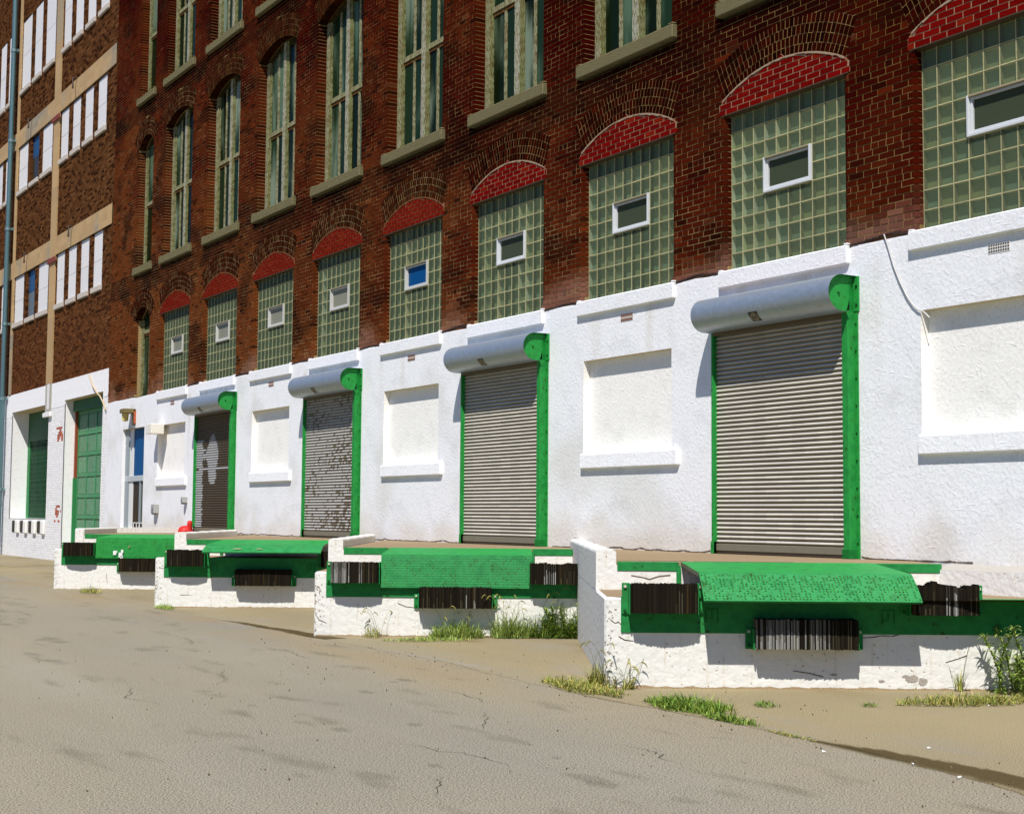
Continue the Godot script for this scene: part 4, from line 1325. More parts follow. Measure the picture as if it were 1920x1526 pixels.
func build_ground() -> void:
	var flat := func(s: float, z: float) -> float: return yard_y(s)
	var xs := PackedFloat32Array([-400.0, -200.0, -100.0, -60.0])
	xs.append_array(steps(-45.0, -8.0, 0.25)); xs.append_array(steps(-7.9, 3.0, 0.09)); xs.append_array(steps(3.05, 15.0, 0.035)); xs.append_array(steps(15.5, 30.0, 0.5))
	xs.append_array(PackedFloat32Array([60.0, 120.0, 300.0]))
	var near := func(s: float, t: float) -> float:
		return lerpf(edge_z(s) - 0.12, 10.5, t)
	var yard := piece(self, "asphalt_yard", sheet(xs, near, 170, flat, asphalt_tone), M.asphalt)
	yard.set_meta("kind", "structure")
	ground_cracks(yard)
	var far := func(s: float, t: float) -> float: return lerpf(10.5, 300.0, t * t)
	var xf := PackedFloat32Array([-400.0, -100.0, -60.0]); xf.append_array(steps(-45.0, 30.0, 2.5)); xf.append_array(PackedFloat32Array([60.0, 120.0, 300.0]))
	piece(self, "outer_yard", sheet(xf, far, 24, flat, func(s: float, z: float) -> Color: return K(162, 152, 130)), M.asphalt).set_meta("kind", "structure")
	var ax := PackedFloat32Array([-400.0, -100.0, -60.0])
	ax.append_array(steps(-45.0, -8.0, 0.25)); ax.append_array(steps(-7.9, 3.0, 0.08)); ax.append_array(steps(3.05, 15.0, 0.04)); ax.append_array(PackedFloat32Array([20.0, 40.0, 300.0]))
	var az := func(s: float, t: float) -> float: return lerpf(-0.05, edge_z(s), t)
	piece(self, "concrete_apron", sheet(ax, az, 110, func(s: float, z: float) -> float: return yard_y(s) + 0.002, apron_tone), M.apron).set_meta("kind", "structure")
	# the land behind the buildings
	var back := func(s: float, t: float) -> float: return lerpf(-300.0, -0.05, t)
	piece(self, "ground", sheet(PackedFloat32Array([-400.0, -32.0, 16.0, 300.0]), back, 4, func(s: float, z: float) -> float: return -0.02, func(s: float, z: float) -> Color: return K(140, 128, 104)), M.apron).set_meta("kind", "structure")

# ------------------------------------------------------------------ the warehouse
func rect_wall(mb: MB, xs: Array, hs: Array, holes: Array, z: float, tone: Callable) -> void:
	for i in xs.size() - 1:
		for j in hs.size() - 1:
			var mx: float = (xs[i] + xs[i + 1]) / 2; var mh: float = (hs[j] + hs[j + 1]) / 2
			var hit := false
			for q in holes:
				if mx > q[0] and mx < q[1] and mh > q[2] and mh < q[3]: hit = true
			if hit: continue
			var nx := int(ceil((xs[i + 1] - xs[i]) / 0.12)); var ny := int(ceil((hs[j + 1] - hs[j]) / 0.12))
			for a in nx:
				for b in ny:
					var xa: float = lerpf(xs[i], xs[i + 1], float(a) / nx); var xb: float = lerpf(xs[i], xs[i + 1], float(a + 1) / nx)
					var ha: float = lerpf(hs[j], hs[j + 1], float(b) / ny); var hb: float = lerpf(hs[j], hs[j + 1], float(b + 1) / ny)
					var P := [Vector3(xa, Y(ha), z), Vector3(xb, Y(ha), z), Vector3(xb, Y(hb), z), Vector3(xa, Y(hb), z)]
					var C := [tone.call(xa, ha), tone.call(xb, ha), tone.call(xb, hb), tone.call(xa, hb)]
					for q in [0, 2, 1, 0, 3, 2]:
						mb.v.append(P[q]); mb.n.append(Vector3(0, 0, 1)); mb.c.append(C[q])

func recess(mb: MB, a: float, b: float, h0: float, h1: float, z1: float, z0: float, side: Color, back: Color, soffit: Color, with_back := true) -> void:
	var p := func(x: float, h: float, z: float) -> Vector3: return Vector3(x, Y(h), z)
	mb.quad(p.call(a, h0, z1), p.call(a, h0, z0), p.call(a, h1, z0), p.call(a, h1, z1), side)
	mb.quad(p.call(b, h0, z0), p.call(b, h0, z1), p.call(b, h1, z1), p.call(b, h1, z0), side)
	mb.quad(p.call(a, h1, z0), p.call(b, h1, z0), p.call(b, h1, z1), p.call(a, h1, z1), soffit)
	mb.quad(p.call(a, h0, z1), p.call(b, h0, z1), p.call(b, h0, z0), p.call(a, h0, z0), side)
	if with_back: mb.quad(p.call(a, h0, z0), p.call(b, h0, z0), p.call(b, h1, z0), p.call(a, h1, z0), back)

func build_warehouse() -> void:
	var W := thing("brick_warehouse", "dark red brick warehouse with white stucco base, glass block windows and green roller doors", "building", Vector3(-20.32, 0, 0))
	var R := Node3D.new()   # parts are laid out in wall coordinates
	R.queue_free()
	var off := Vector3(20.32, 0, 0)
	# window table
	for i in range(2, -7, -1): wins.append([2.895 + 3.0 * i, 0.985, 2.93, 4.98, 2.14, true])
	for i in range(1, -7, -1): wins.append([2.895 + 3.0 * i, 0.985, 6.205, 9.385, 2.14, false])
	for i in range(-2, -7, -1): wins.append([2.895 + 3.0 * i, 0.985, 10.595, 13.775, 2.14, false])
	for q in [[2.93, 4.88, true], [6.205, 9.27, false], [10.595, 13.66, false]]: wins.append([-17.6, 0.6, q[0], q[1], 0.78, q[2]])
	var holes := []
	var order := wins.duplicate()
	order.sort_custom(func(a, b): return a[0] < b[0])
	for w in order:
		holes.append(func(h: float) -> Array:
			if w[0] < -17.0 and w[5]:
				if h > 4.81 and h < 4.95: return [w[0] - w[1], w[0] + w[1], 1]
			var f := half_at(w, h)
			if f <= 0.0: return []
			var flag := 1 if h < w[3] and h > w[2] - 0.01 else 2
			if w[5] and h > 4.81: flag = 2
			if h < w[2]: flag = 3
			return [w[0] - f, w[0] + f, flag])
	var back := MB.new()
	var list := lay(-20.32, 11.5, 2.855, 16.0, COURSE, 0.214, 0.011, holes, brick_tone, 0.19, 4.9, back, mortar_tone, 0.0, 170.0, 0.0045)
	# mortar of the jambs
	for w in wins:
		var jd := 0.105 if w[5] and w[1] > 0.9 else 0.21
		var top: float = 4.81 if w[5] and w[1] > 0.9 else w[3]
		for s in [-1, 1]:
			var x: float = w[0] + s * (w[1] + 0.0025)
			var h := w[2] as float
			while h < top - 0.01:
				var he := minf(h + 0.5, top)
				var zc := -0.05 if h < 4.9 else -0.012
				if h < 4.9:
					var xi: float = x + s * 0.045
					var Q := [Vector3(x, Y(h), zc), Vector3(xi, Y(h), -0.0045), Vector3(xi, Y(he), -0.0045), Vector3(x, Y(he), zc)]
					if s > 0: Q.reverse()
					back.quad(Q[0], Q[1], Q[2], Q[3], mortar_tone(x, h))
				var P := [Vector3(x, Y(h), -jd - 0.1), Vector3(x, Y(h), zc), Vector3(x, Y(he), zc), Vector3(x, Y(he), -jd - 0.1)]
				if s > 0: P.reverse()
				back.quad(P[0], P[1], P[2], P[3], mortar_tone(x, h))
				h = he
	var wall := holder(W, "brick_wall", off)
	# arches and fillings
	var arch_rest := MB.new()
	var fill_back := MB.new()
	var fill_rest := MB.new()
	for w in wins:
		if not in_frame(Vector3(w[0], Y(w[3] - 0.5), 0), 260.0): continue
		var near: bool = w[5] and w[1] > 0.9
		var ab := arch_bricks(w, back)
		var single: bool = near and w[0] < 6.5 and w[0] > 2.0
		for b in ab:
			if single:
				var mb := MB.new()
				var o := Vector3(b.c.x + b.ri * sin(b.t0), Y(b.c.y + b.ri * cos(b.t0)), 0)
				arch_brick_into(mb, b, o)
				piece(wall, "arch_brick", mb.mesh(), M.brick, o)
			else: arch_brick_into(arch_rest, b, Vector3.ZERO)
		if near:
			for b in infill_bricks(w, fill_back):
				if w[0] > -3.5:
					var mb := MB.new()
					var o := Vector3((b.l0 + b.r0) / 2, b.h0, 0)
					brick_into(mb, b, o)
					piece(wall, "infill_brick", mb.mesh(), M.brick, o)
				else: brick_into(fill_rest, b, Vector3.ZERO)
			fill_back.box(Vector3(w[0] - 1.083, Y(4.8125), -0.3), Vector3(w[0] + 1.083, Y(5.0), -0.002), K(150, 110, 84))
	piece(wall, "mortar_bed", back.mesh(), M.mortar)
	piece(wall, "filling_mortar", fill_back.mesh(), M.mortar)
	bulk(wall, "arch_brickwork", arch_rest, M.brick)
	bulk(wall, "infill_brickwork", fill_rest, M.brick)
	place_bricks(wall, "brick", list, 300, M.brick)
	# solid core and roof behind the facings
	var core := MB.new()
	core.box(Vector3(-20.31, -0.3, -16.0), Vector3(13.0, 21.5, -0.36), K(60, 50, 44))
	core.box(Vector3(-20.31, 16.6, -0.36), Vector3(13.0, 21.5, -0.005), K(84, 36, 24))
	core.box(Vector3(11.5, 4.2, -0.36), Vector3(13.0, 16.6, -0.005), K(90, 36, 22))
	piece(W, "core", core.mesh(), M.brick, off)
	# white stucco base
	var sb := MB.new()
	var xs := [-20.32]; var hs := [-1.7, -0.42, 0.85, 2.10, 2.13, 2.875]
	var hol := []
	for k in range(-1, 4): hol.append([1.95 - 6.0 * k, 3.88 - 6.0 * k, 0.85, 2.10])
	hol.append([-18.9, -17.12, -0.42, 2.13])
	for q in hol: xs.append_array([q[0], q[1]])
	xs.append(13.0)
	xs.sort()
	var white := func(s: float, h: float) -> Color:
		var c := K(233, 234, 235)
		c = c.lerp(K(206, 204, 196), clampf(nz_mid.get_noise_2d(s * 7.0, h * 9.0) * 1.3 - 0.1, 0, 0.5))
		# rusty and grey dribbles below the ledges, splash dirt at the foot
		var dr: float = nz_fine.get_noise_1d(s * 34.0) * 1.6 - 0.55
		if h < 2.7: c = c.lerp(K(186, 172, 146), clampf(dr, 0, 0.6) * clampf((h - 1.2 + nz_mid.get_noise_1d(s * 20.0)) / 1.5, 0, 1))
		c = c.lerp(K(182, 166, 138), clampf(0.32 - (h + 0.42) * 0.9 + nz_mid.get_noise_2d(s * 16.0, h * 16.0) * 0.4, 0, 0.28) if h > -0.5 else 0.0)
		return c
	rect_wall(sb, xs, hs, hol, 0.012, white)
	# uneven top arris of the stucco
	var x := -20.32
	var ta := 2.9
	while x < 12.9:
		var xe := x + 0.09
		var tb := 2.897 + nz_mid.get_noise_1d(xe * 30.0) * 0.016 + nz_soft.get_noise_1d(xe * 20.0) * 0.02
		sb.quad(Vector3(x, Y(2.875), 0.012), Vector3(xe, Y(2.875), 0.012), Vector3(xe, Y(tb), 0.010), Vector3(x, Y(ta), 0.010), K(233, 234, 235))
		sb.quad(Vector3(x, Y(ta), 0.010), Vector3(xe, Y(tb), 0.010), Vector3(xe, Y(tb) + 0.004, -0.03), Vector3(x, Y(ta) + 0.004, -0.03), K(225, 222, 216))
		x = xe; ta = tb
	piece(W, "stucco_base", sb.mesh(), M.stucco, off)
	for q in [[-10.9, -7.4], [-4.9, -1.4], [1.2, 4.7], [7.1, 8.6]]:
		var gap := []
		var gx: float = q[0]
		while gx < q[1]:
			gap.append(Vector3(gx, Y(-0.415) + maxf(0.0, nz_mid.get_noise_1d(gx * 40.0)) * 0.05, 0.0165))
			gx += 0.07
		crack(W, "base_joint", gap, 0.008, K(92, 74, 54), M.concrete)
		for c in W.get_children():
			if String(c.name).begins_with("base_joint"): (c as Node3D).position = off
	for i in range(-6, 2):
		var fm2 := MB.new()
		var fa := 2.895 + 3.0 * i + 1.0
		var lift := rng.randf_range(0.02, 0.06)
		var pk := rng.randf_range(0.3, 0.7)
		for j in 10:
			var u0 := j / 10.0; var u1 := (j + 1) / 10.0
			var y0 := 2.905 + lift * (u0 / pk if u0 < pk else (1 - u0) / (1 - pk)); var y1 := 2.905 + lift * (u1 / pk if u1 < pk else (1 - u1) / (1 - pk))
			fm2.box(Vector3(fa + u0 * 1.0, Y(minf(y0, y1)) - 0.012, -0.01), Vector3(fa + u1 * 1.0, Y(maxf(y0, y1)), 0.016), vary(K(52, 36, 24), 0.2))
		piece(W, "flashing", fm2.mesh(), M.plain, off)
	for k in range(-1, 4):
		var a := 1.95 - 6.0 * k
		var bw := holder(W, "blocked_window", off + Vector3(a, Y(0.85), 0))
		var rm := MB.new()
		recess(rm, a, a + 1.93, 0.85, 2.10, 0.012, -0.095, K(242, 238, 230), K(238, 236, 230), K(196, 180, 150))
		piece(bw, "panel", rm.mesh(), M.stucco, -Vector3(a, Y(0.85), 0))
		var sm := MB.new()
		sm.cbox(Vector3(-0.02, -0.21, -0.01), Vector3(2.1, -0.012, 0.066), 0.014, K(241, 241, 242))
		piece(bw, "sill", sm.mesh(), M.stucco)
		# brick vent above
		var vn := holder(W, "vent", off + Vector3(a + 0.86, Y(2.545), 0.0125))
		var vm := MB.new()
		vm.box(Vector3(0, 0, -0.02), Vector3(0.26, 0.095, 0.004), K(222, 218, 212) if k == -1 else K(150, 128, 112))
		piece(vn, "grille", vm.mesh(), M.plain)
		var hm := MB.new()
		for i in 9:
			for j in 3: hm.box(Vector3(0.008 + i * 0.028, 0.008 + j * 0.029, 0.004), Vector3(0.026 + i * 0.028, 0.026 + j * 0.029, 0.0055), K(30, 20, 14) if k == -1 else (K(110, 60, 44) if j != 1 else K(200, 196, 190)))
		piece(vn, "slot", hm.mesh(), M.plain)
	# windows
	var bm := []
	for i in 4: bm.append(block_mesh(i / 3.0))
	for w in wins:
		if not in_frame(Vector3(w[0], Y((w[2] + w[3]) / 2), 0), 330.0): continue
		var gd := holder(W, "x")
		W.remove_child(gd); gd.free()
		var before := W.get_child_count()
		if w[5] and w[1] > 0.9: block_window(W, w, w[0] > 2.0, bm, int(round((w[0] - 2.895) / 3.0)))
		else: sash_window(W, w, w[5])
		for c in range(before, W.get_child_count()): (W.get_child(c) as Node3D).position += off
	for k in 4:
		var before := W.get_child_count()
		roller_door(W, k)
		for c in range(before, W.get_child_count()): (W.get_child(c) as Node3D).position += off
	# glazed staff door at the left end
	var dn := holder(W, "glazed_door", off + Vector3(-18.9, Y(-0.42), 0))
	var dm := MB.new()
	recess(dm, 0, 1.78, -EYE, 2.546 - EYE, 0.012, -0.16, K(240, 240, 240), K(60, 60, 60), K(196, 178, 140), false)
	piece(dn, "reveal", dm.mesh(), M.stucco)
	var fm := MB.new()
	var al := K(132, 142, 146)
	for q in [[0.0, 0.3, -0.16, -0.07], [0.31, 0.62, -0.16, -0.09], [1.68, 1.78, -0.16, -0.08]]:
		fm.cbox(Vector3(q[0], 0, q[2]), Vector3(q[1], 2.55, q[3]), 0.004, al if q[0] != 0.31 else K(214, 216, 212))
	fm.cbox(Vector3(0, 1.22, -0.16), Vector3(1.78, 1.36, -0.065), 0.004, K(176, 182, 184))
	fm.cbox(Vector3(1.18, 0, -0.16), Vector3(1.28, 1.22, -0.08), 0.004, al)
	piece(dn, "frame", fm.mesh(), M.white_metal)
	for q in [[0.61, 1.69, 1.36, 2.54, K(24, 74, 122)], [0.61, 1.19, 0.0, 1.22, K(60, 46, 22)], [1.27, 1.69, 0.0, 1.22, K(74, 74, 62)]]:  # sky reflection above and street reflection below are painted as pane colours
		var pm := MB.new()
		pm.box(Vector3(q[0], q[2], -0.15), Vector3(q[1], q[3], -0.11), q[4])
		piece(dn, "pane", pm.mesh(), M.dark_glass)
	var bh := MB.new()
	bh.tube([Vector3(0.75, 0.18, -0.08), Vector3(1.6, 0.18, -0.08)], 0.012, 6, K(210, 210, 205))
	for q in [0.8, 1.05, 1.3, 1.55]: bh.tube([Vector3(q, 0.0, -0.08), Vector3(q, 0.18, -0.08)], 0.012, 6, K(210, 210, 205))
	piece(dn, "push_bar", bh.mesh(), M.white_metal)
	# plinth that carries on to the right of the nearest dock
	var pl := MB.new()
	pl.prism([Vector2(8.58, 0.53), Vector2(13.0, 0.53), Vector2(13.0, 0.0), Vector2(8.3, 0.0)], Y(-0.70), Y(-0.47), K(226, 225, 222), false)
	pl.quad(Vector3(8.58, Y(-0.47), 0.53), Vector3(13.0, Y(-0.47), 0.53), Vector3(13.0, Y(-0.445), 0.40), Vector3(8.5, Y(-0.445), 0.40), K(172, 168, 160))  # white top coloured greyer to tone down light bounced onto the wall
	pl.quad(Vector3(8.5, Y(-0.445), 0.40), Vector3(13.0, Y(-0.445), 0.40), Vector3(13.0, Y(-0.43), 0.0), Vector3(8.3, Y(-0.43), 0.0), K(172, 168, 160))
	piece(W, "plinth", pl.mesh(), M.dock_paint, off)

# ------------------------------------------------------------------ the brown building at the left
func build_rear() -> void:
	var B := thing("brown_brick_building", "brown brick building at far left with boarded white windows and concrete bands", "building", Vector3(-38.0, 0, 0))
	var off := Vector3(38.0, 0, 0)
	var bays := []
	for q in [[-31.36, -30.11], [-29.68, -28.68], [-28.25, -27.02], [-26.04, -25.16], [-24.74, -23.87], [-23.43, -22.57], [-22.12, -21.25], [-37.2, -36.3], [-35.9, -35.0], [-34.6, -33.7], [-33.3, -32.4]]: bays.append(q)
	bays.sort_custom(func(a, b): return a[0] < b[0])
	var rows := [[6.05, 7.72], [10.47, 12.08], [13.9, 16.4], [18.3, 19.9]]
	var holes := []
	for q in bays:
		holes.append(func(h: float) -> Array:
			for r in rows:
				if h > r[0] and h < r[1]: return [q[0], q[1], 1]
			return [])
	holes.append(func(h: float) -> Array: return [-26.74, -26.12, 3])
	holes.append(func(h: float) -> Array: return [-31.62, -31.38, 3])
	# keep holes sorted by x: the strips fall between the bays
	var sorted := []
	var ci := 0
	for i in bays.size():
		if bays[i][0] > -31.5 and ci == 0: sorted.append(holes[holes.size() - 1]); ci = 1
		if bays[i][0] > -26.5 and ci == 1: sorted.append(holes[holes.size() - 2]); ci = 2
		sorted.append(holes[i])
	var tone := func(s: float, h: float) -> Color:
		var c := K(112, 76, 48).lerp(K(88, 56, 34), rng.randf())
		if rng.randf() < 0.2: c = K(62, 38, 24)
		return vary(c.lerp(K(110, 62, 40), clampf(0.4 - (h - 4.0) * 0.12, 0, 0.5)), 0.14)
	var mtone := func(s: float, h: float) -> Color: return K(150, 122, 80)
	var back := MB.new()
	var wall := holder(B, "brick_wall", off)
	var list := lay(-38.0, -20.33, 3.82, 20.0, 0.0715, 0.218, 0.014, sorted, tone, 0.1, -99.0, back, mtone, 0.0, 200.0, 0.008)
	var keep := []
	for b in list:
		var h: float = b.h0 - EYE
		if (h > 7.70 and h < 8.24) or (h > 12.1 and h < 12.64): continue
		keep.append(b)
	piece(wall, "mortar_bed", back.mesh(), M.mortar)
	place_bricks(wall, "brick", keep, 0, M.brick)
	# concrete bands and posts
	var patch := func(s: float, h: float) -> Color:
		var g := clampf(nz_mid.get_noise_2d(s * 9.0, h * 5.0) * 2.2 - 0.2, 0, 1)
		return vary(K(186, 154, 108).lerp(K(148, 140, 122), g), 0.04)
	for hb in [[7.74, 8.29], [12.12, 12.68]]:
		var mb := MB.new()
		var x := -38.0
		while x < -20.4:
			var xe := minf(x + 0.4, -20.33)
			for t in 3:
				var ha: float = lerpf(hb[0], hb[1], t / 3.0); var hc: float = lerpf(hb[0], hb[1], (t + 1) / 3.0)
				mb.quad(Vector3(x, Y(ha), 0.03), Vector3(xe, Y(ha), 0.03), Vector3(xe, Y(hc), 0.03), Vector3(x, Y(hc), 0.03), patch.call(x, ha))
			mb.quad(Vector3(x, Y(hb[0]), -0.03), Vector3(xe, Y(hb[0]), -0.03), Vector3(xe, Y(hb[0]), 0.03), Vector3(x, Y(hb[0]), 0.03), K(150, 126, 92))
			mb.quad(Vector3(x, Y(hb[1]), 0.03), Vector3(xe, Y(hb[1]), 0.03), Vector3(xe, Y(hb[1]), -0.03), Vector3(x, Y(hb[1]), -0.03), K(170, 144, 104))
			x = xe
		piece(B, "concrete_band", mb.mesh(), M.concrete, off)
		for x2 in [-29.6, -24.3, -35.0]:
			var hk := MB.new()
			hk.tube([Vector3(x2, Y(hb[1]) + 0.02, 0.03), Vector3(x2, Y(hb[1]) + 0.02, 0.14), Vector3(x2, Y(hb[1]) - 0.3, 0.14)], 0.03, 6, K(62, 44, 32))
			piece(B, "hook", hk.mesh(), M.plain, off)
	for q in [[-26.74, -26.12, 3.86], [-31.62, -31.38, 3.86]]:
		var mb := MB.new()
		var h: float = q[2]
		while h < 20.0:
			var he := h + 0.5
			mb.box(Vector3(q[0], Y(h), -0.03), Vector3(q[1], Y(he), 0.045 if q[0] > -30 else 0.04), patch.call(q[0], h))
			h = he
		piece(B, "concrete_post", mb.mesh(), M.concrete, off)
	for q in [[7.62, K(120, 52, 34)], [12.0, K(120, 52, 34)]]:
		var mb := MB.new()
		mb.cbox(Vector3(-26.86, Y(q[0]) - 0.09, 0.045), Vector3(-26.02, Y(q[0]) + 0.07, 0.09), 0.01, q[1])
		piece(B, "rusty_clamp", mb.mesh(), M.plain, off)
	# windows: boarded white, one still glazed in each storey
	for r in rows:
		for i in bays.size():
			var q: Array = bays[i]
			if not in_frame(Vector3((q[0] + q[1]) / 2, Y((r[0] + r[1]) / 2), 0), 240.0): continue
			var wn := holder(B, "window", off + Vector3(q[0], Y(r[0]), 0))
			var w: float = q[1] - q[0]; var H: float = r[1] - r[0]
			var sm := MB.new()
			sm.cbox(Vector3(-0.04, 0, -0.06), Vector3(w + 0.04, 0.15, 0.06), 0.01, K(200, 190, 178))
			piece(wn, "sill", sm.mesh(), M.concrete)
			var glazed: bool = absf(q[0] + 29.68) < 0.1 and r[0] < 12.0
			var split := H * (0.52 if not glazed else 0.58)
			for e in [[0.15, split], [split + 0.006, H]]:
				var bm := MB.new()
				var c := vary(K(226, 223, 218), 0.012)
				if glazed: c = K(44, 76, 112) if e[0] > 0.2 else (K(98, 106, 110) if r[0] < 9.0 else K(58, 54, 44))
				bm.cbox(Vector3(0.0, e[0], -0.07), Vector3(w, e[1], -0.02 if not glazed else -0.06), 0.006, c)
				piece(wn, "board" if not glazed else "pane", bm.mesh(), M.white_metal if not glazed else M.dark_glass)
	# whitewashed brick base
	var o1 := [-31.1, -26.4, -0.19, 3.25]; var o2 := [-24.62, -20.76, -1.7, 3.25]
	var wh := []
	for o in [o1, o2]: wh.append(func(h: float) -> Array: return [o[0], o[1], 3] if h > o[2] and h < o[3] else [])
	var wt := func(s: float, h: float) -> Color:
		if absf(s + 25.05) < 0.32 and ((h > 2.05 and h < 2.45 and rng.randf() < 0.6) or (h > -0.35 and h < 0.25 and rng.randf() < 0.5)): return vary(K(176, 92, 62), 0.12)
		return vary(K(240, 239, 237), 0.02)
	var wb := MB.new()
	var wl := lay(-38.0, -20.335, -1.5, 3.1, 0.0715, 0.218, 0.012, wh, wt, 0.1, -99.0, wb, func(s: float, h: float) -> Color: return K(220, 217, 210), 0.008, 220.0, 0.009)
	var lin := MB.new()
	lin.box(Vector3(-38.0, Y(3.0965), -0.2), Vector3(-31.105, Y(3.84), 0.012), K(240, 239, 238))
	lin.box(Vector3(-31.1, Y(3.25), -0.55), Vector3(-26.4, Y(3.84), 0.012), K(240, 239, 238))
	lin.box(Vector3(-26.395, Y(3.0965), -0.2), Vector3(-24.625, Y(3.84), 0.012), K(240, 239, 238))
	lin.box(Vector3(-24.62, Y(3.25), -0.4), Vector3(-20.76, Y(3.84), 0.012), K(240, 239, 238))
	lin.box(Vector3(-20.755, Y(3.0965), -0.2), Vector3(-20.335, Y(3.84), 0.012), K(240, 239, 238))
	piece(B, "painted_lintel", lin.mesh(), M.white_brick_paint, off)
	var base := holder(B, "painted_base", off)
	piece(base, "mortar_bed", wb.mesh(), M.white_brick_paint)
	place_bricks(base, "brick", wl, 0, M.white_brick_paint)
	var up := MB.new()
	up.box(Vector3(-26.76, Y(2.99), 0.012), Vector3(-26.1, Y(3.86), 0.04), K(176, 172, 160))
	up.box(Vector3(-26.56, Y(3.1), 0.04), Vector3(-26.3, Y(3.86), 0.043), K(236, 234, 230))
	up.cbox(Vector3(-26.85, Y(2.86), 0.012), Vector3(-26.02, Y(3.0), 0.09), 0.012, K(238, 237, 235))
	piece(B, "post_foot", up.mesh(), M.concrete, off)
	var core := MB.new()
	core.box(Vector3(-37.99, -0.3, -16.0), Vector3(-20.345, 21.5, -0.62), K(70, 56, 46))
	for q in [[-37.99, -31.14, -1.7, 3.8], [-26.36, -24.66, -1.7, 3.8], [-20.72, -20.345, -1.7, 3.8], [-37.99, -20.345, 3.86, 20.0], [-31.14, -26.36, -1.7, -0.24]]:
		core.box(Vector3(q[0], Y(q[2]), -0.62), Vector3(q[1], Y(q[3]), -0.085), K(200, 196, 188) if q[3] < 3.85 else K(70, 50, 40))
	piece(B, "core", core.mesh(), M.white_brick_paint, off)
	# dock door with a wire guard
	var g1 := holder(B, "guarded_door", off + Vector3(-31.1, Y(-0.19), -0.58))
	var rv := MB.new()
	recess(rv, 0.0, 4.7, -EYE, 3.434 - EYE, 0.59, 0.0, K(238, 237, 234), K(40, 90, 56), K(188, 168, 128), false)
	piece(g1, "reveal", rv.mesh(), M.white_brick_paint)
	var hd := MB.new()
	hd.cbox(Vector3(0, 2.5, -0.02), Vector3(4.7, 3.43, 0.05), 0.01, K(62, 104, 74))
	piece(g1, "header", hd.mesh(), M.green_paint)
	var lf := MB.new()
	lf.box(Vector3(0.3, 0.0, -0.03), Vector3(4.7, 2.5, 0.0), K(44, 92, 60))
	for i in 6: lf.cbox(Vector3(0.3 + i * 0.85, 0, 0.0), Vector3(0.36 + i * 0.85, 2.5, 0.02), 0.004, K(50, 112, 70))
	for j in 5: lf.cbox(Vector3(0.3, j * 0.6, 0.0), Vector3(4.7, 0.05 + j * 0.6, 0.018), 0.004, K(50, 112, 70))
	lf.cbox(Vector3(0.0, 0, -0.03), Vector3(0.3, 2.5, 0.06), 0.01, K(52, 128, 78))
	piece(g1, "leaf", lf.mesh(), M.green_paint)
	var wg := MB.new()
	for i in 30: wg.box(Vector3(0.32 + i * 0.148, 0.0, 0.03), Vector3(0.333 + i * 0.148, 2.46, 0.042), K(28, 60, 40))
	for j in 17: wg.box(Vector3(0.3, j * 0.15, 0.036), Vector3(4.7, j * 0.15 + 0.012, 0.046), K(28, 60, 40))
	bulk(g1, "wire_guard", wg, M.plain)
	# panelled overhead door
	var g2 := holder(B, "panelled_door", off + Vector3(-24.62, Y(-1.4), -0.4))
	var rv2 := MB.new()
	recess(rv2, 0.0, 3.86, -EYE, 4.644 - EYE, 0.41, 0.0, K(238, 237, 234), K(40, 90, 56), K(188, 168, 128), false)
	piece(g2, "reveal", rv2.mesh(), M.white_brick_paint)
	var bh := MB.new()
	bh.cbox(Vector3(0.0, 4.33, 0.0), Vector3(3.86, 4.64, 0.16), 0.01, K(48, 104, 70))
	piece(g2, "header", bh.mesh(), M.green_paint)
	var ji := MB.new()
	ji.box(Vector3(0.0, 2.4, 0.0), Vector3(0.1, 4.33, 0.1), K(128, 62, 32))
	ji.box(Vector3(0.0, 0.0, 0.0), Vector3(0.1, 2.4, 0.1), K(40, 116, 64))
	ji.box(Vector3(0.0, 0.0, 0.1), Vector3(0.06, 2.4, 0.12), K(40, 120, 66))
	piece(g2, "rusty_jamb", ji.mesh(), M.plain)
	var dr := MB.new()
	dr.box(Vector3(0.1, 0, -0.04), Vector3(3.86, 4.33, 0.0), K(74, 122, 92))
	for i in 5: dr.cbox(Vector3(0.1 + i * 0.92, 0, 0.0), Vector3(0.16 + i * 0.92, 4.33, 0.026), 0.004, K(72, 140, 98))
	for j in 8: dr.cbox(Vector3(0.1, 0.68 + j * 0.6 - 0.05, 0.0), Vector3(3.86, 0.68 + j * 0.6 + 0.05, 0.024), 0.004, K(84, 146, 106))
	piece(g2, "door_leaf", dr.mesh(), M.green_paint)
	for i in 4:
		for j in 7:
			var pm := MB.new()
			pm.cbox(Vector3(0.18 + i * 0.92, 0.14 + j * 0.6, 0.0), Vector3(0.98 + i * 0.92, 0.6 + j * 0.6, 0.008), 0.006, vary(K(104, 148, 118), 0.04))
			piece(g2, "panel", pm.mesh(), M.green_paint)
	for q in [[3.0, 1.35, 3.12, 1.6, K(214, 184, 60)], [3.5, 1.45, 3.75, 1.75, K(220, 220, 214)]]:
		var nt := MB.new()
		nt.box(Vector3(q[0], q[1], 0.03), Vector3(q[2], q[3], 0.034), q[4])
		piece(g2, "notice", nt.mesh(), M.plain)

func crack(parent: Node3D, called: String, pts: Array, wid: float, col: Color, m: Material) -> void:
	var mb := MB.new()
	for i in pts.size() - 1:
		var a: Vector3 = pts[i]; var b: Vector3 = pts[i + 1]
		var d := (b - a).normalized()
		var up := Vector3(0, 1, 0) if absf(d.y) < 0.8 else Vector3(1, 0, 0)
		var w0 := wid * rng.randf_range(0.4, 1.2); var w1 := wid * rng.randf_range(0.4, 1.2)
		mb.quad(a - up * w0, b - up * w1, b + up * w1, a + up * w0, col)
	piece(parent, called, mb.mesh(), m)

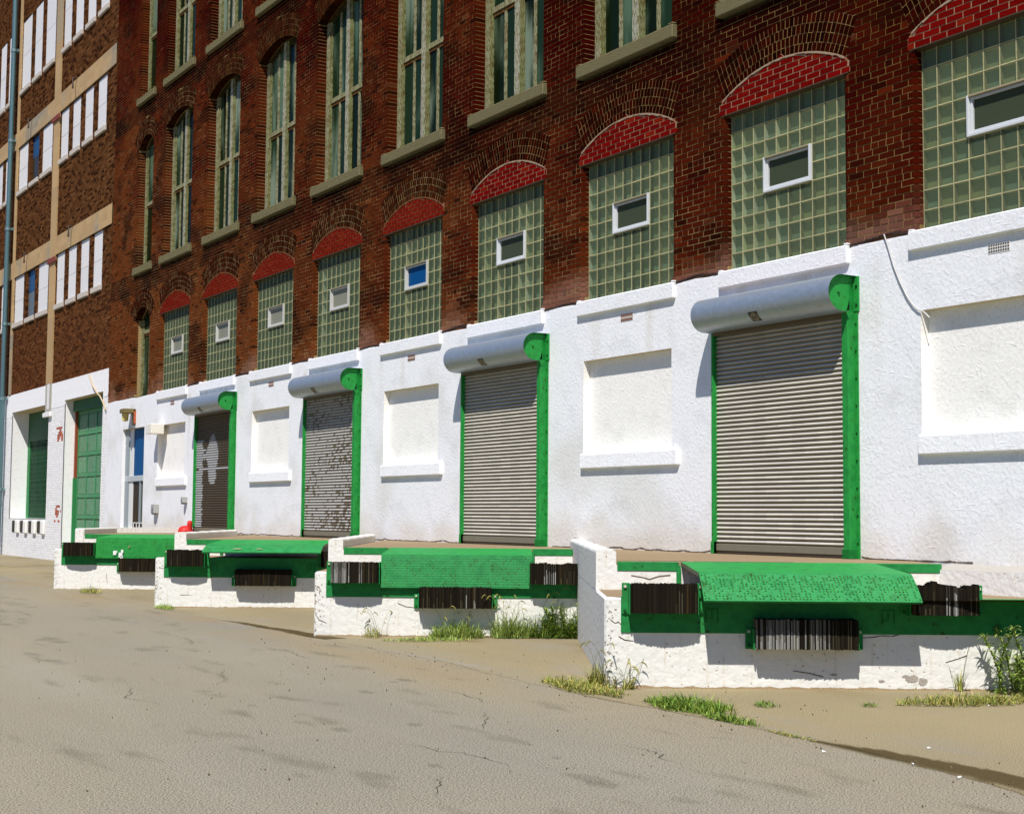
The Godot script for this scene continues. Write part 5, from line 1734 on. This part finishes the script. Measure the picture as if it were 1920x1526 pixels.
# ------------------------------------------------------------------ small things
func build_small() -> void:
	# downpipe at the far left
	var dp := thing("downpipe", "tall blue grey downpipe on the brown brick building", "pipe", Vector3(-31.85, 0.0, 0.17))
	var mb := MB.new()
	mb.tube([Vector3(0, 0.3, 0), Vector3(0, 6.0, 0), Vector3(0, 12.0, 0), Vector3(0, 21.3, 0)], 0.088, 14, K(98, 128, 132))
	piece(dp, "pipe", mb.mesh(), M.galvanised)
	for h in [2.2, 5.2, 7.7, 10.9, 13.9, 17.0]:
		var bk := MB.new()
		bk.tube([Vector3(0, h - 0.05, 0), Vector3(0, h + 0.05, 0)], 0.104, 14, K(130, 156, 156))
		bk.box(Vector3(-0.14, h - 0.04, -0.16), Vector3(0.14, h + 0.04, -0.08), K(130, 156, 156))
		piece(dp, "bracket", bk.mesh(), M.galvanised)
	# loose cables
	var c1 := thing("cable", "thin white cable hanging down the stucco right of the nearest roller door", "cable", Vector3(7.48, Y(2.95), 0.03))
	mb = MB.new()
	var pts := []
	for q in [[0, 0], [0.05, -0.12], [0.13, -0.35], [0.21, -0.52], [0.30, -0.68], [0.38, -0.78], [0.45, -0.84], [0.52, -0.87], [0.56, -0.90], [0.6, -0.94]]: pts.append(Vector3(q[0], q[1], 0.0))
	mb.tube(pts, 0.0075, 6, K(188, 186, 182))
	piece(c1, "wire", mb.mesh(), M.plain)
	var c2 := thing("cable", "tan cable drooping across the white wall above the panelled green door", "cable", Vector3(-22.0, Y(3.78), 0.05))
	mb = MB.new()
	mb.tube([Vector3(0, 0, 0), Vector3(0.35, -0.32, 0), Vector3(0.8, -0.55, 0), Vector3(1.1, -0.66, 0), Vector3(1.4, -0.85, 0), Vector3(1.62, -1.05, 0)], 0.022, 6, K(178, 160, 128))
	piece(c2, "wire", mb.mesh(), M.plain)
	# lamp over the staff door
	var lp := thing("wall_lamp", "small wall lamp with a yellowed shade above the glazed door", "lamp", Vector3(-17.95, Y(2.3), 0.012))
	mb = MB.new()
	mb.cbox(Vector3(-0.28, 0.2, 0.0), Vector3(0.1, 0.31, 0.3), 0.01, K(112, 98, 60))
	piece(lp, "housing", mb.mesh(), M.plain)
	mb = MB.new()
	mb.lathe([Vector2(0.03, 0.0), Vector2(0.075, 0.02), Vector2(0.09, 0.2)], 12, Vector3(-0.18, 0, 0.18), K(200, 180, 100))
	piece(lp, "shade", mb.mesh(), M.plain)
	mb = MB.new()
	mb.cbox(Vector3(0.0, -0.1, -0.01), Vector3(0.1, 0.3, 0.06), 0.008, K(80, 66, 48))
	mb.cbox(Vector3(0.1, -0.06, -0.01), Vector3(0.13, 0.25, 0.05), 0.006, K(176, 84, 46))
	piece(lp, "bracket", mb.mesh(), M.plain)
	var fl := thing("floodlight_box", "white box floodlight on the corner of a blocked window by the glazed door", "floodlight", Vector3(-16.02, Y(1.88), 0.012))
	mb = MB.new()
	mb.cbox(Vector3(0.0, 0, 0.0), Vector3(0.42, 0.24, 0.32), 0.012, K(226, 220, 206))
	piece(fl, "body", mb.mesh(), M.white_metal)
	mb = MB.new()
	mb.lathe([Vector2(0.0, 0.0), Vector2(0.09, 0.0), Vector2(0.1, 0.025)], 12, Vector3.ZERO, K(190, 140, 70))
	var le := piece(fl, "lens", mb.mesh(), M.plain, Vector3(-0.03, 0.12, 0.15))
	le.rotation_degrees.z = -90
	# boxes on the wall
	for q in [[-16.1, 0.0, "grey intercom box on the white wall right of the glazed door", 0.24, 0.22], [-13.98, 0.24, "little grey switch box on the white wall beside the farthest roller door", 0.13, 0.14]]:
		var jb := thing("junction_box", q[2], "junction box", Vector3(q[0], Y(q[1]), 0.012))
		mb = MB.new()
		mb.cbox(Vector3(0, 0, 0), Vector3(q[3], q[4], 0.12), 0.01, K(160, 160, 156))
		piece(jb, "case", mb.mesh(), M.white_metal)
		mb = MB.new()
		mb.cbox(Vector3(q[3] * 0.35, -0.03, 0.03), Vector3(q[3] * 0.65, q[4] * 0.6, 0.128), 0.008, K(96, 100, 104))
		piece(jb, "cover", mb.mesh(), M.plain)
	# red object behind the curb
	var rd := thing("red_can", "red can with a raised neck standing behind the far white curb", "can", Vector3(-13.05, Y(-0.44), 0.32))
	mb = MB.new()
	mb.lathe([Vector2(0.16, 0.0), Vector2(0.17, 0.06), Vector2(0.14, 0.13), Vector2(0.08, 0.17), Vector2(0.0, 0.18)], 16, Vector3.ZERO, K(196, 34, 26))
	piece(rd, "body", mb.mesh(), M.plain)
	mb = MB.new()
	mb.lathe([Vector2(0.05, 0.1), Vector2(0.06, 0.22), Vector2(0.045, 0.28), Vector2(0.0, 0.29)], 12, Vector3(0.09, 0, -0.06), K(196, 34, 26))
	piece(rd, "neck", mb.mesh(), M.plain)
	# four dark openings with white hoods under the guarded door
	for i in 4:
		var names := ["leftmost", "second", "third", "rightmost"]
		var so := thing("wall_inlet", "%s of the four dark wall inlets with white flaps under the guarded door" % names[i], "wall inlet", Vector3(-30.55 + i * 1.07, Y(-0.62), 0.012), 0.0, "row of wall inlets under the guarded door")
		mb = MB.new()
		mb.cbox(Vector3(0, 0.0, -0.01), Vector3(0.56, 0.36, 0.02), 0.01, K(52, 44, 30))
		piece(so, "opening", mb.mesh(), M.plain)
		mb = MB.new()
		mb.cbox(Vector3(0.58, -0.03, 0.0), Vector3(0.94, 0.37, 0.07), 0.02, K(232, 230, 222))
		piece(so, "flap", mb.mesh(), M.plain)
	# litter and stones on the yard
	var papers := [["white scrap of paper on the apron before the nearest dock", 11.68, 4.05], ["white scrap of paper by the upper end of the damp strip", 11.47, 4.74], ["small white scrap halfway along the damp strip", 12.06, 4.60], ["white scrap at the wide end of the damp strip", 12.5, 4.70], ["white scrap beside the grass under the leafy weed", 10.43, 2.02]]
	for q in papers:
		var pp := thing("paper_scrap", q[0], "litter", Vector3(q[1], 0.012, q[2]), rng.randf() * 180.0)
		mb = MB.new()
		mb.quad(Vector3(-0.009, 0.0, 0.006), Vector3(0.01, 0.003, 0.008), Vector3(0.011, 0.007, -0.006), Vector3(-0.008, 0.004, -0.008), K(236, 236, 240))
		mb.quad(Vector3(-0.009, 0.0, 0.006), Vector3(-0.008, 0.004, -0.008), Vector3(-0.015, 0.01, -0.005), Vector3(-0.015, 0.007, 0.005), K(220, 220, 226))
		piece(pp, "sheet", mb.mesh(), M.plain)
	var st := MB.new()
	for i in 260:
		var s := rng.randf_range(2.0, 13.0); var z := rng.randf_range(2.6, 9.2)
		if rng.randf() < 0.35: z = edge_z(s) + rng.randf_range(-0.15, 0.25)
		var r := rng.randf_range(0.002, 0.006)
		st.cbox(Vector3(s - r, 0.0, z - r * 0.8), Vector3(s + r, r * 1.1 + 0.006, z + r * 0.8), r * 0.4, vary([K(112, 98, 70), K(150, 140, 118), K(86, 74, 52)][rng.randi() % 3], 0.2))
	var sn := piece(self, "gravel_bits", st.mesh(), M.concrete)
	sn.set_meta("kind", "stuff")
	sn.set_meta("label", "small stones and crumbs scattered over the asphalt and apron")
	sn.set_meta("category", "gravel")

func build_plants() -> void:
	var lush := [K(112, 138, 44), K(92, 122, 38), K(136, 154, 58), K(80, 108, 34)]
	var dry := [K(150, 148, 70), K(126, 134, 54), K(170, 152, 86), K(112, 126, 48)]
	var weedy := [K(136, 158, 70), K(112, 140, 52), K(156, 170, 88)]
	grass_clump("low dry grass mat spreading from the nearest dock's front corner", Vector3(7.95, 0.004, 4.12), 0.64, 0.2, 0.12, 1500, Vector2(0.05, 0.16), Vector2(0.3, 1.3), dry)
	grass_clump("tall grass tuft against the nearest dock's front left corner", Vector3(7.93, 0.004, 3.92), 0.14, 0.12, 0.0, 300, Vector2(0.12, 0.36), Vector2(0.05, 0.6), dry, "", 6)
	grass_clump("wispy grass against the white face of the nearest dock near its corner", Vector3(8.13, 0.004, 3.77), 0.16, 0.05, 1.0, 90, Vector2(0.08, 0.26), Vector2(0.05, 0.6), dry, "", 9)
	grass_clump("dark green grass patch on the asphalt edge before the nearest dock", Vector3(9.32, 0.004, 4.1), 0.44, 0.22, 0.05, 2300, Vector2(0.06, 0.17), Vector2(0.2, 1.3), lush)
	grass_clump("trailing tail of grass right of the dark green patch", Vector3(10.05, 0.004, 4.3), 0.35, 0.08, 0.1, 560, Vector2(0.04, 0.11), Vector2(0.3, 1.3), lush)
	grass_clump("two tall blades sticking up at the right end of the grass patch", Vector3(10.0, 0.004, 4.24), 0.03, 0.03, 0.0, 9, Vector2(0.15, 0.24), Vector2(0.0, 0.2), dry)
	grass_clump("small grass tuft left of the drill holes on the apron", Vector3(9.57, 0.01, 3.54), 0.14, 0.09, 0.3, 110, Vector2(0.04, 0.1), Vector2(0.2, 1.4), lush)
	grass_clump("tiny lone grass tuft on the apron before the nearest dock", Vector3(9.97, 0.01, 2.83), 0.07, 0.06, 0.0, 60, Vector2(0.03, 0.08), Vector2(0.2, 1.3), lush)
	grass_clump("long low grass band at the foot of the leafy weed", Vector3(10.2, 0.01, 1.95), 0.22, 0.64, 0.25, 1400, Vector2(0.05, 0.15), Vector2(0.2, 1.2), dry)
	grass_clump("thin dry shoot standing by the white dock face left of the leafy weed", Vector3(9.62, 0.01, 1.42), 0.03, 0.04, 0.0, 24, Vector2(0.15, 0.36), Vector2(0.0, 0.3), dry, "", 3)
	grass_clump("thin dark line of grass in the apron joint", Vector3(10.8, 0.004, 4.43), 0.26, 0.02, 0.05, 160, Vector2(0.02, 0.06), Vector2(0.3, 1.3), dry)
	leafy_weed("tall leafy green weed at the right edge by the nearest dock", Vector3(10.28, 0.005, 0.95), 46, 0.7, 0.8, weedy)
	leafy_weed("dense bushy weed in the corner between the second dock and the nearest dock", Vector3(3.5, 0.008, 1.3), 40, 0.46, 0.5, weedy)
	grass_clump("bushy green weeds in the corner where the second dock meets the nearest", Vector3(3.5, 0.01, 1.36), 0.2, 0.42, 0.5, 2600, Vector2(0.14, 0.6), Vector2(0.05, 1.05), lush, "", 16, "weeds", "weed_clump")
	grass_clump("seeding weeds before the second dock's right bumper", Vector3(3.28, 0.01, 1.95), 0.17, 0.26, 0.3, 800, Vector2(0.14, 0.5), Vector2(0.02, 0.7), weedy, "", 22, "weeds", "weed_clump")
	grass_clump("pale green weeds under the second dock's low bumper", Vector3(3.0, 0.01, 2.55), 0.2, 0.34, 0.3, 1000, Vector2(0.1, 0.36), Vector2(0.05, 0.8), weedy, "", 8, "weeds", "weed_clump")
	grass_clump("low grass fringe spreading left of the second dock's low bumper", Vector3(3.22, 0.01, 3.05), 0.17, 0.5, 0.35, 560, Vector2(0.04, 0.11), Vector2(0.2, 1.3), weedy)
	grass_clump("sparse brown and green stalks at the second dock's left end", Vector3(2.52, 0.01, 3.42), 0.1, 0.12, 0.2, 70, Vector2(0.1, 0.3), Vector2(0.02, 0.6), dry, "", 5, "weeds", "weed_clump")
	grass_clump("short stalks in the gap between the second and third docks", Vector3(1.7, 0.01, 3.15), 0.08, 0.14, 0.0, 40, Vector2(0.08, 0.22), Vector2(0.05, 0.6), dry)
	grass_clump("little green clump at the third dock's front corner", Vector3(-3.62, 0.01, 3.9), 0.42, 0.12, 0.1, 330, Vector2(0.05, 0.15), Vector2(0.1, 1.2), weedy)
	grass_clump("small grey green clump before the farthest dock", Vector3(-8.3, 0.02, 3.72), 0.4, 0.16, 0.1, 260, Vector2(0.08, 0.24), Vector2(0.1, 1.1), dry)

# ------------------------------------------------------------------
func _ready() -> void:
	rng.seed = 20240611
	cam = Camera3D.new()
	cam.name = "camera"
	add_child(cam)
	cam.position = CAM
	cam.rotation_degrees = Vector3(PITCH, YAW, ROLL)
	cam.fov = 31.065
	cam.near = 0.1
	cam.far = 1200.0
	cam.current = true
	var we := WorldEnvironment.new()
	we.name = "world"
	var env := Environment.new()
	env.background_mode = Environment.BG_SKY
	var sky := Sky.new()
	var sm := ProceduralSkyMaterial.new()
	sm.sky_top_color = Color(0.19, 0.43, 0.76)
	sm.sky_horizon_color = Color(0.50, 0.68, 0.82)
	sm.sky_curve = 0.12
	sm.ground_bottom_color = Color(0.30, 0.27, 0.22)
	sm.ground_horizon_color = Color(0.45, 0.43, 0.40)
	sm.sky_energy_multiplier = 0.82
	sm.sun_angle_max = 20.0
	sky.sky_material = sm
	env.sky = sky
	env.tonemap_mode = Environment.TONE_MAPPER_LINEAR
	env.tonemap_exposure = 1.22
	env.sdfgi_enabled = true
	env.ssao_enabled = true
	env.ssil_enabled = true
	we.environment = env
	add_child(we)
	var sun := DirectionalLight3D.new()
	sun.name = "sun"
	sun.light_energy = 1.58
	sun.light_color = Color(1.0, 0.98, 0.955)
	sun.light_angular_distance = 0.5
	sun.shadow_enabled = true
	add_child(sun)
	sun.look_at_from_position(Vector3.ZERO, Vector3(-0.483, -1.0, -0.475), Vector3.UP)

	nz_soft.seed = 3; nz_soft.frequency = 0.02; nz_soft.fractal_octaves = 3
	nz_mid.seed = 4; nz_mid.frequency = 0.05; nz_mid.fractal_octaves = 4
	nz_fine.seed = 6; nz_fine.frequency = 0.1; nz_fine.fractal_octaves = 3
	make_textures()
	make_materials()
	build_ground()
	build_warehouse()
	build_rear()
	for k in 4: dock(k)
	build_small()
	build_plants()
